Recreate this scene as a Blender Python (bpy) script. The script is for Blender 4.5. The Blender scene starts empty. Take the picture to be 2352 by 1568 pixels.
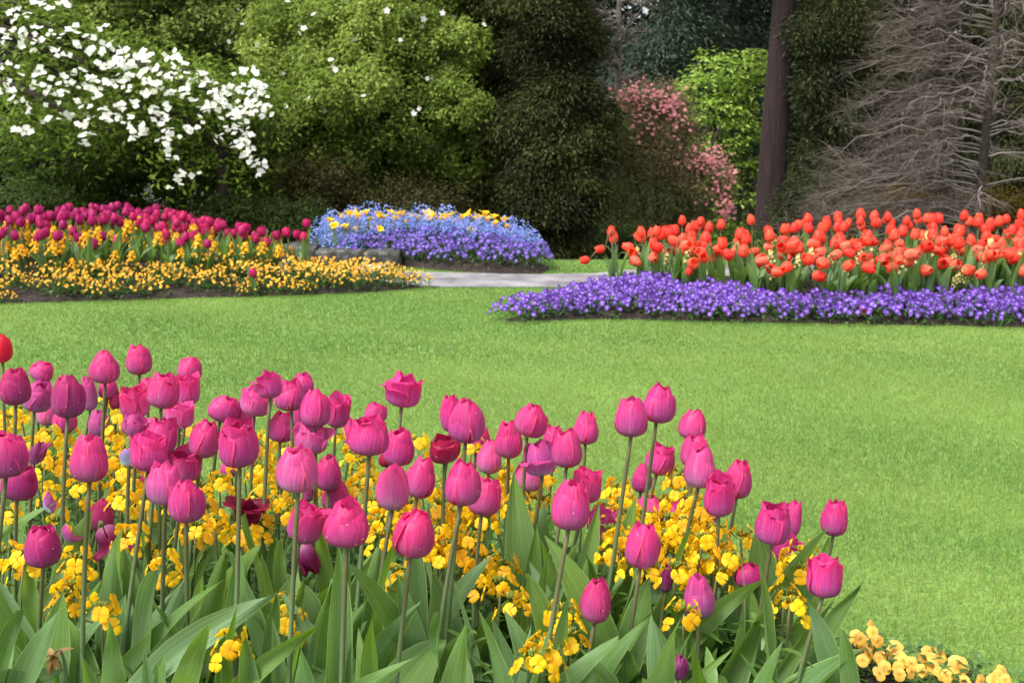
import bpy, math, random
import numpy as np
from mathutils import Vector, Matrix, Quaternion

# ------------------------------------------------------------------ camera, sky, sun, exposure
S = bpy.context.scene
COL = S.collection
CAM_H, PITCH, FPX, W0, H0 = 1.03, math.radians(10.5), 2613.0, 2352, 1568
cam_d = bpy.data.cameras.new('camera')
cam = bpy.data.objects.new('camera', cam_d)
COL.objects.link(cam)
cam.location = (0, 0, CAM_H)
cam.rotation_euler = (math.pi / 2 - PITCH, 0, 0)
cam_d.sensor_width = 36.0
cam_d.lens = FPX / W0 * 36.0
cam_d.clip_start = 0.05
cam_d.clip_end = 600
cam_d.dof.use_dof = True
cam_d.dof.focus_distance = 1.95
cam_d.dof.aperture_fstop = 13.0
S.camera = cam

SUN_EL, SUN_AZ = math.radians(57), math.radians(232)      # azimuth of the sun, clockwise from +Y
world = bpy.data.worlds.new('World')
S.world = world
world.use_nodes = True
nt = world.node_tree
nt.nodes.clear()
sky = nt.nodes.new('ShaderNodeTexSky')
sky.sky_type = 'NISHITA'
sky.sun_disc = False
sky.sun_elevation = SUN_EL
sky.sun_rotation = SUN_AZ
sky.dust_density = 4.0
sky.ozone_density = 0.6
hsv = nt.nodes.new('ShaderNodeHueSaturation')             # overcast: a white sky
hsv.inputs['Saturation'].default_value = 0.22
bg = nt.nodes.new('ShaderNodeBackground')
bg.inputs['Strength'].default_value = 0.13
wo = nt.nodes.new('ShaderNodeOutputWorld')
nt.links.new(sky.outputs[0], hsv.inputs['Color'])
nt.links.new(hsv.outputs[0], bg.inputs[0])
nt.links.new(bg.outputs[0], wo.inputs[0])
sun_d = bpy.data.lights.new('sun', 'SUN')
sun_d.energy = 1.5
sun_d.angle = math.radians(22)
sun_d.color = (1.0, 0.96, 0.89)
sun = bpy.data.objects.new('sun', sun_d)
COL.objects.link(sun)
sd = Vector((math.sin(SUN_AZ) * math.cos(SUN_EL), math.cos(SUN_AZ) * math.cos(SUN_EL), math.sin(SUN_EL)))
sun.rotation_euler = (-sd).to_track_quat('-Z', 'Y').to_euler()
S.view_settings.view_transform = 'Standard'
S.view_settings.look = 'None'
S.view_settings.gamma = 1.0
S.view_settings.exposure = 1.35
S.cycles.use_denoising = True
S.cycles.max_bounces = 8
S.cycles.transparent_max_bounces = 8

rnd = random.Random(7)
R = np.random.default_rng(7)
PI = math.pi

# ------------------------------------------------------------------ geometry helpers
CP, SP = math.cos(PITCH), math.sin(PITCH)

def ray(x, y):
    a, b = (x - 1176) / FPX, (784 - y) / FPX
    return Vector((a, CP + b * SP, -SP + b * CP))

def at(x, y, Y):
    """point seen at photo position x, y at the distance Y along the ground"""
    d = ray(x, y)
    t = Y / d.y
    return Vector((d.x * t, Y, CAM_H + d.z * t))

def gp(x, y, z=0.0):
    """ground point under photo position x, y"""
    d = ray(x, y)
    t = (z - CAM_H) / d.z
    return Vector((d.x * t, d.y * t, z))

def px(Y):
    """metres per photo unit at distance Y"""
    return Y / FPX / 0.985

def tag(o, label=None, cat=None, group=None, kind=None):
    if label: o['label'] = label
    if cat: o['category'] = cat
    if group: o['group'] = group
    if kind: o['kind'] = kind
    return o

def empty(name, loc, label, cat, group=None, rz=0.0):
    o = bpy.data.objects.new(name, None)
    COL.objects.link(o)
    o.location = loc
    o.rotation_euler = (0, 0, rz)
    o.empty_display_size = 0.05
    return tag(o, label, cat, group)

def link(name, me, parent=None, loc=(0, 0, 0), rot=None, scale=None, color=None):
    o = bpy.data.objects.new(name, me)
    COL.objects.link(o)
    if parent is not None: o.parent = parent
    o.location = loc
    if rot is not None:
        if isinstance(rot, Quaternion):
            o.rotation_mode = 'QUATERNION'
            o.rotation_quaternion = rot
        else:
            o.rotation_euler = rot
    if scale is not None:
        o.scale = scale if hasattr(scale, '__len__') else (scale, scale, scale)
    if color is not None: o.color = color
    return o

def npmesh(name, V, F, mat, col=None, uv=None, smooth=False):
    """V (n,3), F list of arrays (m,k); col per vertex (n,3); uv per vertex (n,2)"""
    me = bpy.data.meshes.new(name)
    V = np.asarray(V, dtype=np.float32)
    Fs = [np.asarray(f, dtype=np.int32) for f in (F if isinstance(F, list) else [F]) if len(f)]
    me.vertices.add(len(V))
    me.vertices.foreach_set('co', V.ravel())
    loops = np.concatenate([f.ravel() for f in Fs])
    tot = np.concatenate([np.full(len(f), f.shape[1], dtype=np.int32) for f in Fs])
    start = np.concatenate([[0], np.cumsum(tot)[:-1]]).astype(np.int32)
    me.loops.add(len(loops))
    me.loops.foreach_set('vertex_index', loops)
    me.polygons.add(len(tot))
    me.polygons.foreach_set('loop_start', start)
    me.polygons.foreach_set('loop_total', tot)
    if smooth: me.polygons.foreach_set('use_smooth', np.ones(len(tot), dtype=bool))
    if col is not None:
        a = me.color_attributes.new('Col', 'FLOAT_COLOR', 'POINT')
        c = np.ones((len(V), 4), dtype=np.float32)
        c[:, :3] = col
        a.data.foreach_set('color', c.ravel())
    if uv is not None:
        u = me.uv_layers.new(name='UVMap')
        u.data.foreach_set('uv', np.asarray(uv, dtype=np.float32)[loops].ravel())
    me.update()
    me.validate()
    if mat is not None: me.materials.append(mat)
    return me

class MB:
    """collects arrays of vertices and faces"""
    def __init__(s): s.V, s.F, s.C, s.U, s.n = [], {}, [], [], 0
    def add(s, V, F, col=None, uv=None):
        V = np.asarray(V, dtype=np.float32)
        for f in (F if isinstance(F, list) else [F]):
            f = np.asarray(f, dtype=np.int32)
            if len(f): s.F.setdefault(f.shape[1], []).append(f + s.n)
        s.V.append(V)
        s.n += len(V)
        s.C.append(np.broadcast_to(np.asarray(col if col is not None else (1, 1, 1), dtype=np.float32), (len(V), 3)))
        s.U.append(np.asarray(uv, dtype=np.float32) if uv is not None else np.zeros((len(V), 2), dtype=np.float32))
    def mesh(s, name, mat, smooth=False):
        return npmesh(name, np.concatenate(s.V), [np.concatenate(f) for f in s.F.values()], mat, np.concatenate(s.C), np.concatenate(s.U), smooth)

def grid_faces(a, b, wrap=False):
    """a rows of b points"""
    i = np.arange(a - 1)[:, None]
    j = np.arange(b if wrap else b - 1)[None, :]
    k = (j + 1) % b
    return np.stack([i * b + j, i * b + k, (i + 1) * b + k, (i + 1) * b + j], -1).reshape(-1, 4)

def tube(pts, rad, sides=7):
    pts = np.asarray([tuple(p) for p in pts], dtype=float)
    n = len(pts)
    rad = np.broadcast_to(np.asarray(rad, dtype=float), (n,))
    T = np.gradient(pts, axis=0)
    T /= np.linalg.norm(T, axis=1)[:, None] + 1e-9
    ref = np.array([0.0, 1, 0]) if abs(T[:, 1]).mean() < 0.8 else np.array([1.0, 0, 0])
    A = np.cross(T, ref); A /= np.linalg.norm(A, axis=1)[:, None] + 1e-9
    B = np.cross(T, A)
    a = np.linspace(0, 2 * PI, sides, endpoint=False)
    V = pts[:, None] + rad[:, None, None] * (np.cos(a)[None, :, None] * A[:, None] + np.sin(a)[None, :, None] * B[:, None])
    uv = np.stack(np.broadcast_arrays((a / (2 * PI))[None, :], np.linspace(0, 1, n)[:, None]), -1)
    F = grid_faces(n, sides, True)
    Vf = np.concatenate([V.reshape(-1, 3), pts[[0, -1]]])
    m = n * sides
    j = np.arange(sides); k = (j + 1) % sides
    caps = np.concatenate([np.stack([k, j, np.full(sides, m)], -1), np.stack([(n - 1) * sides + j, (n - 1) * sides + k, np.full(sides, m + 1)], -1)])
    return Vf, [F, caps], np.concatenate([uv.reshape(-1, 2), [[0, 0], [0, 1]]])

def bez(p0, p1, p2, n=9):
    t = np.linspace(0, 1, n)[:, None]
    p0, p1, p2 = (np.asarray(tuple(p)) for p in (p0, p1, p2))
    return (1 - t) ** 2 * p0 + 2 * t * (1 - t) * p1 + t * t * p2

def unit(v): return v / (np.linalg.norm(v, axis=-1, keepdims=True) + 1e-9)

# ------------------------------------------------------------------ materials
def mat_new(name):
    m = bpy.data.materials.new(name)
    m.use_nodes = True
    t = m.node_tree
    t.nodes.clear()
    return m, t, t.nodes.new('ShaderNodeOutputMaterial')

def nd(t, typ, **kw):
    n = t.nodes.new(typ)
    for k, v in kw.items():
        if k in n.inputs: n.inputs[k].default_value = v
        else: setattr(n, k, v)
    return n

def ramp(t, stops, src=None):
    r = t.nodes.new('ShaderNodeValToRGB')
    e = r.color_ramp.elements
    while len(e) < len(stops): e.new(0.5)
    for el, (p, c) in zip(e, stops):
        el.position = p
        el.color = (*c, 1) if len(c) == 3 else c
    if src is not None: t.links.new(src, r.inputs[0])
    return r

def mix(t, a, b, fac, blend='MIX'):
    m = t.nodes.new('ShaderNodeMix')
    m.data_type = 'RGBA'
    m.blend_type = blend
    for i, v in ((6, a), (7, b), (0, fac)):
        if hasattr(v, 'links'): t.links.new(v, m.inputs[i])
        elif isinstance(v, (tuple, list)): m.inputs[i].default_value = (*v, 1)
        else: m.inputs[i].default_value = v
    return m.outputs[2]

def leafy(t, out, color, rough=0.45, trans=0.3, spec=0.4, boost=1.3, bump=None, tcol=None):
    """a thin leaf or petal: gloss and diffuse, with light coming through"""
    p = nd(t, 'ShaderNodeBsdfPrincipled', Roughness=rough)
    p.inputs['Specular IOR Level'].default_value = spec
    tr = t.nodes.new('ShaderNodeBsdfTranslucent')
    t.links.new(color, p.inputs['Base Color'])
    t.links.new(tcol if tcol is not None else mix(t, color, (boost, boost, boost), 1.0, 'MULTIPLY'), tr.inputs[0])
    if bump is not None:
        t.links.new(bump, p.inputs['Normal'])
    mx = nd(t, 'ShaderNodeMixShader')
    mx.inputs[0].default_value = trans
    t.links.new(p.outputs[0], mx.inputs[1])
    t.links.new(tr.outputs[0], mx.inputs[2])
    t.links.new(mx.outputs[0], out.inputs[0])

def foliage_mat(name, rough=0.5, trans=0.3, spec=0.35, obj_random=0.0):
    m, t, out = mat_new(name)
    a = nd(t, 'ShaderNodeAttribute', attribute_name='Col')
    c = a.outputs[0]
    if obj_random:
        oi = t.nodes.new('ShaderNodeObjectInfo')
        v = nd(t, 'ShaderNodeMapRange')
        v.inputs[3].default_value, v.inputs[4].default_value = 1 - obj_random, 1 + obj_random
        t.links.new(oi.outputs['Random'], v.inputs[0])
        h = nd(t, 'ShaderNodeHueSaturation')
        t.links.new(v.outputs[0], h.inputs['Value'])
        t.links.new(c, h.inputs['Color'])
        c = h.outputs[0]
    leafy(t, out, c, rough, trans, spec)
    return m

M = {}
M['foliage'] = foliage_mat('foliage', 0.6, 0.35, 0.15)
M['waxy_foliage'] = foliage_mat('waxy_foliage', 0.6, 0.42, 0.12)
M['needles'] = foliage_mat('needles', 0.7, 0.15, 0.2)
M['petals'] = foliage_mat('petals', 0.5, 0.35, 0.25, 0.12)
M['white_petals'] = foliage_mat('white_petals', 0.6, 0.4, 0.2)
M['plant'] = foliage_mat('plant', 0.42, 0.28, 0.4, 0.2)
M['blades'] = foliage_mat('blades', 0.45, 0.4, 0.3)

def petal_mat(name, base, low, mid, edge, streak=0.35, rough=0.36):
    """tulip petal: the colour runs from the heel up to the rim along the UV, with fine streaks; object colour tints it"""
    m, t, out = mat_new(name)
    uv = nd(t, 'ShaderNodeUVMap', uv_map='UVMap')
    sep = t.nodes.new('ShaderNodeSeparateXYZ')
    t.links.new(uv.outputs[0], sep.inputs[0])
    r = ramp(t, [(0.0, base), (0.1, low), (0.5, mid), (0.92, edge), (1.0, edge)], sep.outputs[0])
    ab = nd(t, 'ShaderNodeMath', operation='ABSOLUTE')
    t.links.new(sep.outputs[1], ab.inputs[0])
    rim = ramp(t, [(0.0, (0, 0, 0)), (0.72, (0.05,) * 3), (1.0, (0.75,) * 3)], ab.outputs[0])
    c = mix(t, r.outputs[0], edge, rim.outputs[0])
    mp = nd(t, 'ShaderNodeMapping')
    mp.inputs['Scale'].default_value = (1.2, 9, 1)
    t.links.new(uv.outputs[0], mp.inputs[0])
    oi = t.nodes.new('ShaderNodeObjectInfo')
    t.links.new(oi.outputs['Random'], mp.inputs['Location'])
    nz = nd(t, 'ShaderNodeTexNoise', Scale=2.6, Detail=4.0)
    t.links.new(mp.outputs[0], nz.inputs['Vector'])
    st = ramp(t, [(0.3, (0.62, 0.55, 0.7)), (0.5, (1, 1, 1)), (0.72, (1.35, 1.9, 1.5))], nz.outputs[0])
    c = mix(t, c, mix(t, c, st.outputs[0], 1.0, 'MULTIPLY'), streak * 2)
    mid_v = ramp(t, [(0.0, (0.8,) * 3), (0.13, (0.0,) * 3)], ab.outputs[0])
    c = mix(t, c, low, mix(t, (0, 0, 0), mid_v.outputs[0], 0.35))
    lip = ramp(t, [(0.0, (0, 0, 0)), (0.90, (0, 0, 0)), (0.97, (0.6,) * 3), (1.0, (0.6,) * 3)], ab.outputs[0])
    c = mix(t, c, tuple(min(1, v * 1.15 + .10) for v in edge), lip.outputs[0])
    c = mix(t, c, oi.outputs['Color'], 1.0, 'MULTIPLY')
    bp = nd(t, 'ShaderNodeBump', Strength=0.25, Distance=0.002)
    t.links.new(nz.outputs[0], bp.inputs['Height'])
    leafy(t, out, c, rough + .06, 0.42, 0.28, 1.25, bp.outputs[0])
    return m

M['magenta_petal'] = petal_mat('magenta_petal', (0.42, 0.40, 0.25), (0.44, 0.18, 0.40), (0.56, 0.064, 0.295), (0.66, 0.028, 0.185))
M['red_petal'] = petal_mat('red_petal', (0.75, 0.5, 0.18), (0.80, 0.13, 0.08), (0.84, 0.060, 0.038), (0.85, 0.075, 0.045), 0.25)
M['purple_petal'] = petal_mat('purple_petal', (0.35, 0.2, 0.2), (0.36, 0.03, 0.17), (0.43, 0.014, 0.135), (0.45, 0.02, 0.14), 0.25)
M['yellow_petal'] = petal_mat('yellow_petal', (0.7, 0.5, 0.05), (0.88, 0.58, 0.02), (0.90, 0.60, 0.015), (0.92, 0.64, 0.03), 0.15)
M['wilted_petal'] = petal_mat('wilted_petal', (0.3, 0.25, 0.1), (0.36, 0.09, 0.24), (0.27, 0.02, 0.12), (0.32, 0.012, 0.09), 0.45, 0.3)

def leaf_mat():
    m, t, out = mat_new('tulip_leaf')
    uv = nd(t, 'ShaderNodeUVMap', uv_map='UVMap')
    sep = t.nodes.new('ShaderNodeSeparateXYZ')
    t.links.new(uv.outputs[0], sep.inputs[0])
    oi = t.nodes.new('ShaderNodeObjectInfo')
    mp = nd(t, 'ShaderNodeMapping')
    mp.inputs['Scale'].default_value = (1.0, 14, 1)
    t.links.new(uv.outputs[0], mp.inputs[0])
    nz = nd(t, 'ShaderNodeTexNoise', Scale=1.6, Detail=3.0)
    t.links.new(mp.outputs[0], nz.inputs['Vector'])
    base = ramp(t, [(0.0, (0.075, 0.165, 0.042)), (0.4, (0.150, 0.265, 0.028)), (0.7, (0.120, 0.230, 0.075)), (1.0, (0.185, 0.305, 0.155))], oi.outputs['Random'])
    veins = ramp(t, [(0.36, (0.50, 0.60, 0.4)), (0.5, (1, 1, 1)), (0.66, (1.35, 1.25, 1.25))], nz.outputs[0])
    c = mix(t, base.outputs[0], veins.outputs[0], 1.0, 'MULTIPLY')
    n2 = nd(t, 'ShaderNodeTexNoise', Scale=14.0, Detail=3.0)
    tc = t.nodes.new('ShaderNodeTexCoord')
    t.links.new(tc.outputs['Object'], n2.inputs['Vector'])
    bl = ramp(t, [(0.38, (0, 0, 0)), (0.7, (0.55,) * 3)], n2.outputs[0])
    c = mix(t, c, (0.175, 0.275, 0.155), bl.outputs[0])          # the waxy bloom on the leaf
    ab = nd(t, 'ShaderNodeMath', operation='ABSOLUTE')
    t.links.new(sep.outputs[1], ab.inputs[0])
    rim = ramp(t, [(0.9, (0, 0, 0)), (1.0, (0.8,) * 3)], ab.outputs[0])
    c = mix(t, c, (0.30, 0.42, 0.16), rim.outputs[0])
    bp = nd(t, 'ShaderNodeBump', Strength=0.3, Distance=0.002)
    t.links.new(nz.outputs[0], bp.inputs['Height'])
    leafy(t, out, c, 0.42, 0.36, 0.28, 1.2, bp.outputs[0], mix(t, c, (1.5, 1.6, 0.6), 1.0, 'MULTIPLY'))
    return m
M['tulip_leaf'] = leaf_mat()

def stem_mat():
    m, t, out = mat_new('tulip_stem')
    uv = nd(t, 'ShaderNodeUVMap', uv_map='UVMap')
    sep = t.nodes.new('ShaderNodeSeparateXYZ')
    t.links.new(uv.outputs[0], sep.inputs[0])
    r = ramp(t, [(0.0, (0.115, 0.205, 0.08)), (0.55, (0.130, 0.200, 0.085)), (0.82, (0.120, 0.125, 0.060)), (1.0, (0.125, 0.125, 0.045))], sep.outputs[1])
    nz = nd(t, 'ShaderNodeTexNoise', Scale=60.0, Detail=2.0)
    st = ramp(t, [(0.3, (0.8,) * 3), (0.7, (1.15,) * 3)], nz.outputs[0])
    leafy(t, out, mix(t, r.outputs[0], st.outputs[0], 1.0, 'MULTIPLY'), 0.45, 0.08, 0.35)
    return m
M['tulip_stem'] = stem_mat()

def noise_mat(name, stops, scale, rough=0.9, bump=0.5, detail=8.0, coord='Object', dist=0.02):
    m, t, out = mat_new(name)
    tc = t.nodes.new('ShaderNodeTexCoord')
    nz = nd(t, 'ShaderNodeTexNoise', Scale=scale, Detail=detail, Roughness=0.65)
    t.links.new(tc.outputs[coord], nz.inputs['Vector'])
    r = ramp(t, stops, nz.outputs[0])
    p = nd(t, 'ShaderNodeBsdfPrincipled', Roughness=rough)
    t.links.new(r.outputs[0], p.inputs['Base Color'])
    b = nd(t, 'ShaderNodeBump', Strength=bump, Distance=dist)
    t.links.new(nz.outputs[0], b.inputs['Height'])
    t.links.new(b.outputs[0], p.inputs['Normal'])
    t.links.new(p.outputs[0], out.inputs[0])
    return m

M['soil'] = noise_mat('soil', [(0.3, (0.012, 0.008, 0.006)), (0.55, (0.035, 0.023, 0.018)), (0.8, (0.075, 0.052, 0.042))], 45, 0.95, 1.0)
M['forest_floor'] = noise_mat('forest_floor', [(0.3, (0.012, 0.014, 0.006)), (0.6, (0.03, 0.032, 0.012)), (0.8, (0.05, 0.05, 0.02))], 3, 0.95, 0.8)
M['asphalt'] = noise_mat('asphalt',  [(0.34, (0.09, 0.085, 0.092)), (0.5, (0.19, 0.18, 0.19)), (0.66, (0.28, 0.27, 0.28))], 3.2, 0.8, 0.2, 12)
M['stone'] = noise_mat('stone', [(0.30, (0.012, 0.011, 0.009)), (0.50, (0.045, 0.044, 0.039)), (0.72, (0.19, 0.187, 0.18))], 13, 0.9, 1.0)
M['pale_stone'] = noise_mat('pale_stone', [(0.3, (0.35, 0.34, 0.33)), (0.6, (0.55, 0.54, 0.53))], 12, 0.85, 0.6)
M['bark'] = noise_mat('bark', [(0.3, (0.018, 0.012, 0.009)), (0.6, (0.055, 0.038, 0.028)), (0.8, (0.10, 0.075, 0.06))], 18, 0.95, 1.0)
M['grey_bark'] = noise_mat('grey_bark', [(0.3, (0.07, 0.058, 0.05)), (0.6, (0.17, 0.145, 0.13)), (0.8, (0.26, 0.23, 0.21))], 20, 0.9, 0.5)

M['twigs'] = foliage_mat('twigs', 0.85, 0.0, 0.15)

def redwood_bark():
    m, t, out = mat_new('redwood_bark')
    tc = t.nodes.new('ShaderNodeTexCoord')
    mp = nd(t, 'ShaderNodeMapping')
    mp.inputs['Scale'].default_value = (22, 22, 1.2)
    t.links.new(tc.outputs['Object'], mp.inputs[0])
    nz = nd(t, 'ShaderNodeTexNoise', Scale=1.0, Detail=8.0, Roughness=0.7)
    t.links.new(mp.outputs[0], nz.inputs['Vector'])
    r = ramp(t, [(0.3, (0.007, 0.0035, 0.004)), (0.52, (0.024, 0.011, 0.012)), (0.75, (0.06, 0.031, 0.034))], nz.outputs[0])
    p = nd(t, 'ShaderNodeBsdfPrincipled', Roughness=0.95)
    t.links.new(r.outputs[0], p.inputs['Base Color'])
    b = nd(t, 'ShaderNodeBump', Strength=1.0, Distance=0.05)
    t.links.new(nz.outputs[0], b.inputs['Height'])
    t.links.new(b.outputs[0], p.inputs['Normal'])
    t.links.new(p.outputs[0], out.inputs[0])
    return m
M['redwood_bark'] = redwood_bark()

def lawn_mat():
    m, t, out = mat_new('lawn')
    tc = t.nodes.new('ShaderNodeTexCoord')
    n1 = nd(t, 'ShaderNodeTexNoise', Scale=1.3, Detail=6.0)
    n2 = nd(t, 'ShaderNodeTexNoise', Scale=120.0, Detail=3.0)
    for n in (n1, n2): t.links.new(tc.outputs['Object'], n.inputs['Vector'])
    a = ramp(t, [(0.3, (0.105, 0.205, 0.026)), (0.7, (0.155, 0.255, 0.045))], n1.outputs[0])
    b = ramp(t, [(0.3, (0.6,) * 3), (0.7, (1.25,) * 3)], n2.outputs[0])
    p = nd(t, 'ShaderNodeBsdfPrincipled', Roughness=0.8)
    t.links.new(mix(t, a.outputs[0], b.outputs[0], 1.0, 'MULTIPLY'), p.inputs['Base Color'])
    t.links.new(p.outputs[0], out.inputs[0])
    return m
M['lawn'] = lawn_mat()

def dew_mat():
    m, t, out = mat_new('dew')
    p = nd(t, 'ShaderNodeBsdfPrincipled', Roughness=0.03)
    p.inputs['Base Color'].default_value = (0.95, 0.8, 0.88, 1)
    p.inputs['Transmission Weight'].default_value = 0.7
    p.inputs['IOR'].default_value = 1.33
    p.inputs['Specular IOR Level'].default_value = 1.0
    t.links.new(p.outputs[0], out.inputs[0])
    return m
M['dew'] = dew_mat()

# ------------------------------------------------------------------ ground, lawn, path, beds
def sheet(name, pts, z, mat, label=None):
    V = [(p[0], p[1], z) for p in pts]
    me = bpy.data.meshes.new(name)
    me.from_pydata(V, [], [list(range(len(V)))])
    me.materials.append(mat)
    o = link(name, me)
    return tag(o, label, kind='structure')

def gz(x, y):
    """height of the ground: level in the garden, falling away behind it"""
    s0 = np.interp(x, [-1.6, -0.4], [10.3, 9.22])
    return -0.13 * np.clip(y - s0, 0, 80)
def terrain():
    xs = np.concatenate([np.linspace(-250, -12, 12), np.linspace(-10, 10, 61), np.linspace(12, 250, 12)])
    ys = np.concatenate([np.linspace(-60, 8, 18), np.linspace(8.6, 30, 60), np.linspace(34, 320, 20)])
    X, Y = np.meshgrid(xs, ys, indexing='ij')
    Z = gz(X, Y)
    o = link('ground', npmesh('ground', np.stack([X, Y, Z], -1).reshape(-1, 3), grid_faces(len(xs), len(ys))[:, ::-1], M['forest_floor'], smooth=True))
    tag(o, kind='structure')
terrain()
LAWN = [(-9, -3), (9, -3), (9, 9.2), (4, 9.2), (1.6, 9.18), (0.6, 9.12), (-0.2, 9.15), (-1.6, 9.9), (-9, 10.2)]
sheet('lawn', LAWN, 0.004, M['lawn'])
PATH = [(-2.9, 9.0), (-1.6, 7.85), (-1.1, 7.62), (-0.5, 7.5), (0.3, 7.48), (0.7, 7.62), (1.2, 8.0), (3, 8.5), (8, 8.6),
        (8, 9.15), (3, 9.1), (1.0, 8.55), (0.6, 8.24), (0.2, 8.18), (-0.6, 8.3), (-1.2, 8.5), (-2.5, 9.5)]
sheet('path', PATH, 0.009, M['asphalt'])

def in_poly(P, poly):
    x, y = P[:, 0], P[:, 1]
    ins = np.zeros(len(P), dtype=bool)
    n = len(poly)
    for i in range(n):
        (x0, y0), (x1, y1) = poly[i], poly[(i + 1) % n]
        c = ((y0 > y) != (y1 > y)) & (x < (x1 - x0) * (y - y0) / (y1 - y0 + 1e-12) + x0)
        ins ^= c
    return ins

def seg_dist(P, line):
    P = np.asarray(P, dtype=float)
    best = np.full(len(P), 1e9)
    for (a, b) in zip(line[:-1], line[1:]):
        a, b = np.asarray(a), np.asarray(b)
        d = b - a
        t = np.clip(((P - a) @ d) / (d @ d), 0, 1)
        best = np.minimum(best, np.linalg.norm(P - (a + t[:, None] * d), axis=1))
    return best

class Bed:
    """a planted bed: its outline on the ground, and how far its soil is mounded"""
    def __init__(s, poly, front, hmax, slope=0.55):
        s.poly = [tuple(p[:2]) for p in poly]
        s.front = [tuple(p[:2]) for p in front]
        s.hmax, s.slope = hmax, slope
    def inside(s, P): return in_poly(np.asarray(P, dtype=float)[:, :2], s.poly)
    def edge(s, P): return seg_dist(np.asarray(P, dtype=float)[:, :2], s.poly + s.poly[:1])
    def to_front(s, P): return seg_dist(np.asarray(P, dtype=float)[:, :2], s.front)
    def z(s, x, y):
        if not s.inside([(x, y)])[0]: return 0.0
        e = s.edge([(x, y)])[0]
        return s.hmax * (1 - math.exp(-e / s.slope))
    def build(s, name):
        P = np.array(s.poly)
        lo, hi = P.min(0), P.max(0)
        n = 90
        X, Y = np.meshgrid(np.linspace(lo[0], hi[0], n), np.linspace(lo[1], hi[1], n), indexing='ij')
        Q = np.stack([X.ravel(), Y.ravel()], 1)
        e = s.edge(Q)
        ins = s.inside(Q)
        Z = np.where(ins, s.hmax * (1 - np.exp(-e / s.slope)) + 0.012, -0.02 - e * 0.5)
        Z += np.where(ins, R.normal(0, 0.006, len(Q)), 0)
        F = grid_faces(n, n)[:, ::-1]
        keep = ins[F].any(1)
        V = np.column_stack([Q, Z])
        return tag(link(name, npmesh(name, V, F[keep], M['soil'])), kind='structure')

def gl(pts): return [tuple(gp(*p)[:2]) for p in pts]
f_left = gl([(-420, 718), (0, 700), (300, 691), (600, 683), (850, 673), (978, 663)])
BED_L = Bed(f_left + [(-0.75, 7.62), (-1.25, 7.75), (-1.9, 8.15), (-2.4, 9.0), (-3.2, 9.7), (-5.2, 9.8)], f_left, 0.16)
f_right = gl([(1145, 742), (1260, 738), (1400, 735), (1700, 742), (2352, 754), (2750, 762)])
BED_R = Bed(f_right + [(4.3, 8.3), (2.6, 8.25), (1.3, 7.85), (0.80, 7.5), (0.48, 6.98), (0.22, 6.5)], f_right, 0.06, .25)
f_blue = gl([(905, 612), (1000, 622), (1150, 632), (1242, 631)])
BED_B = Bed(f_blue + [(0.30, 8.5), (0.16, 9.0), (-0.25, 9.7), (-1.0, 10.0), (-2.0, 10.0), (-2.2, 9.5), (-1.45, 8.95)], f_blue, 0.22)
f_near = [(-2.2, 3.15), (-1.4, 2.95), (-0.7, 2.72), (-0.2, 2.6), (0.25, 2.4), (0.6, 2.12), (0.8, 1.98), (1.2, 1.84), (1.7, 1.75)]
BED_N = Bed(f_near + [(1.7, 0.3), (-2.2, 0.3)], f_near, 0.05, 0.2)
for b, n in ((BED_L, 'soil'), (BED_R, 'soil'), (BED_B, 'soil'), (BED_N, 'soil')): b.build(n)

def sample_bed(bed, n, cond=None, gap=0.0, lo=None, hi=None, tries=60000):
    """random places in a bed, kept apart by the gap"""
    P = np.array(bed.poly)
    lo = P.min(0) if lo is None else np.array(lo)
    hi = P.max(0) if hi is None else np.array(hi)
    Q = lo + (hi - lo) * R.random((tries, 2))
    ok = bed.inside(Q)
    if cond is not None: ok &= cond(Q)
    Q = Q[ok]
    out = np.zeros((n, 2)); k = 0
    for q in Q:
        if k >= n: break
        if k == 0 or gap <= 0 or ((out[:k] - q) ** 2).sum(1).min() > gap * gap:
            out[k] = q; k += 1
    return out[:k]

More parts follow.
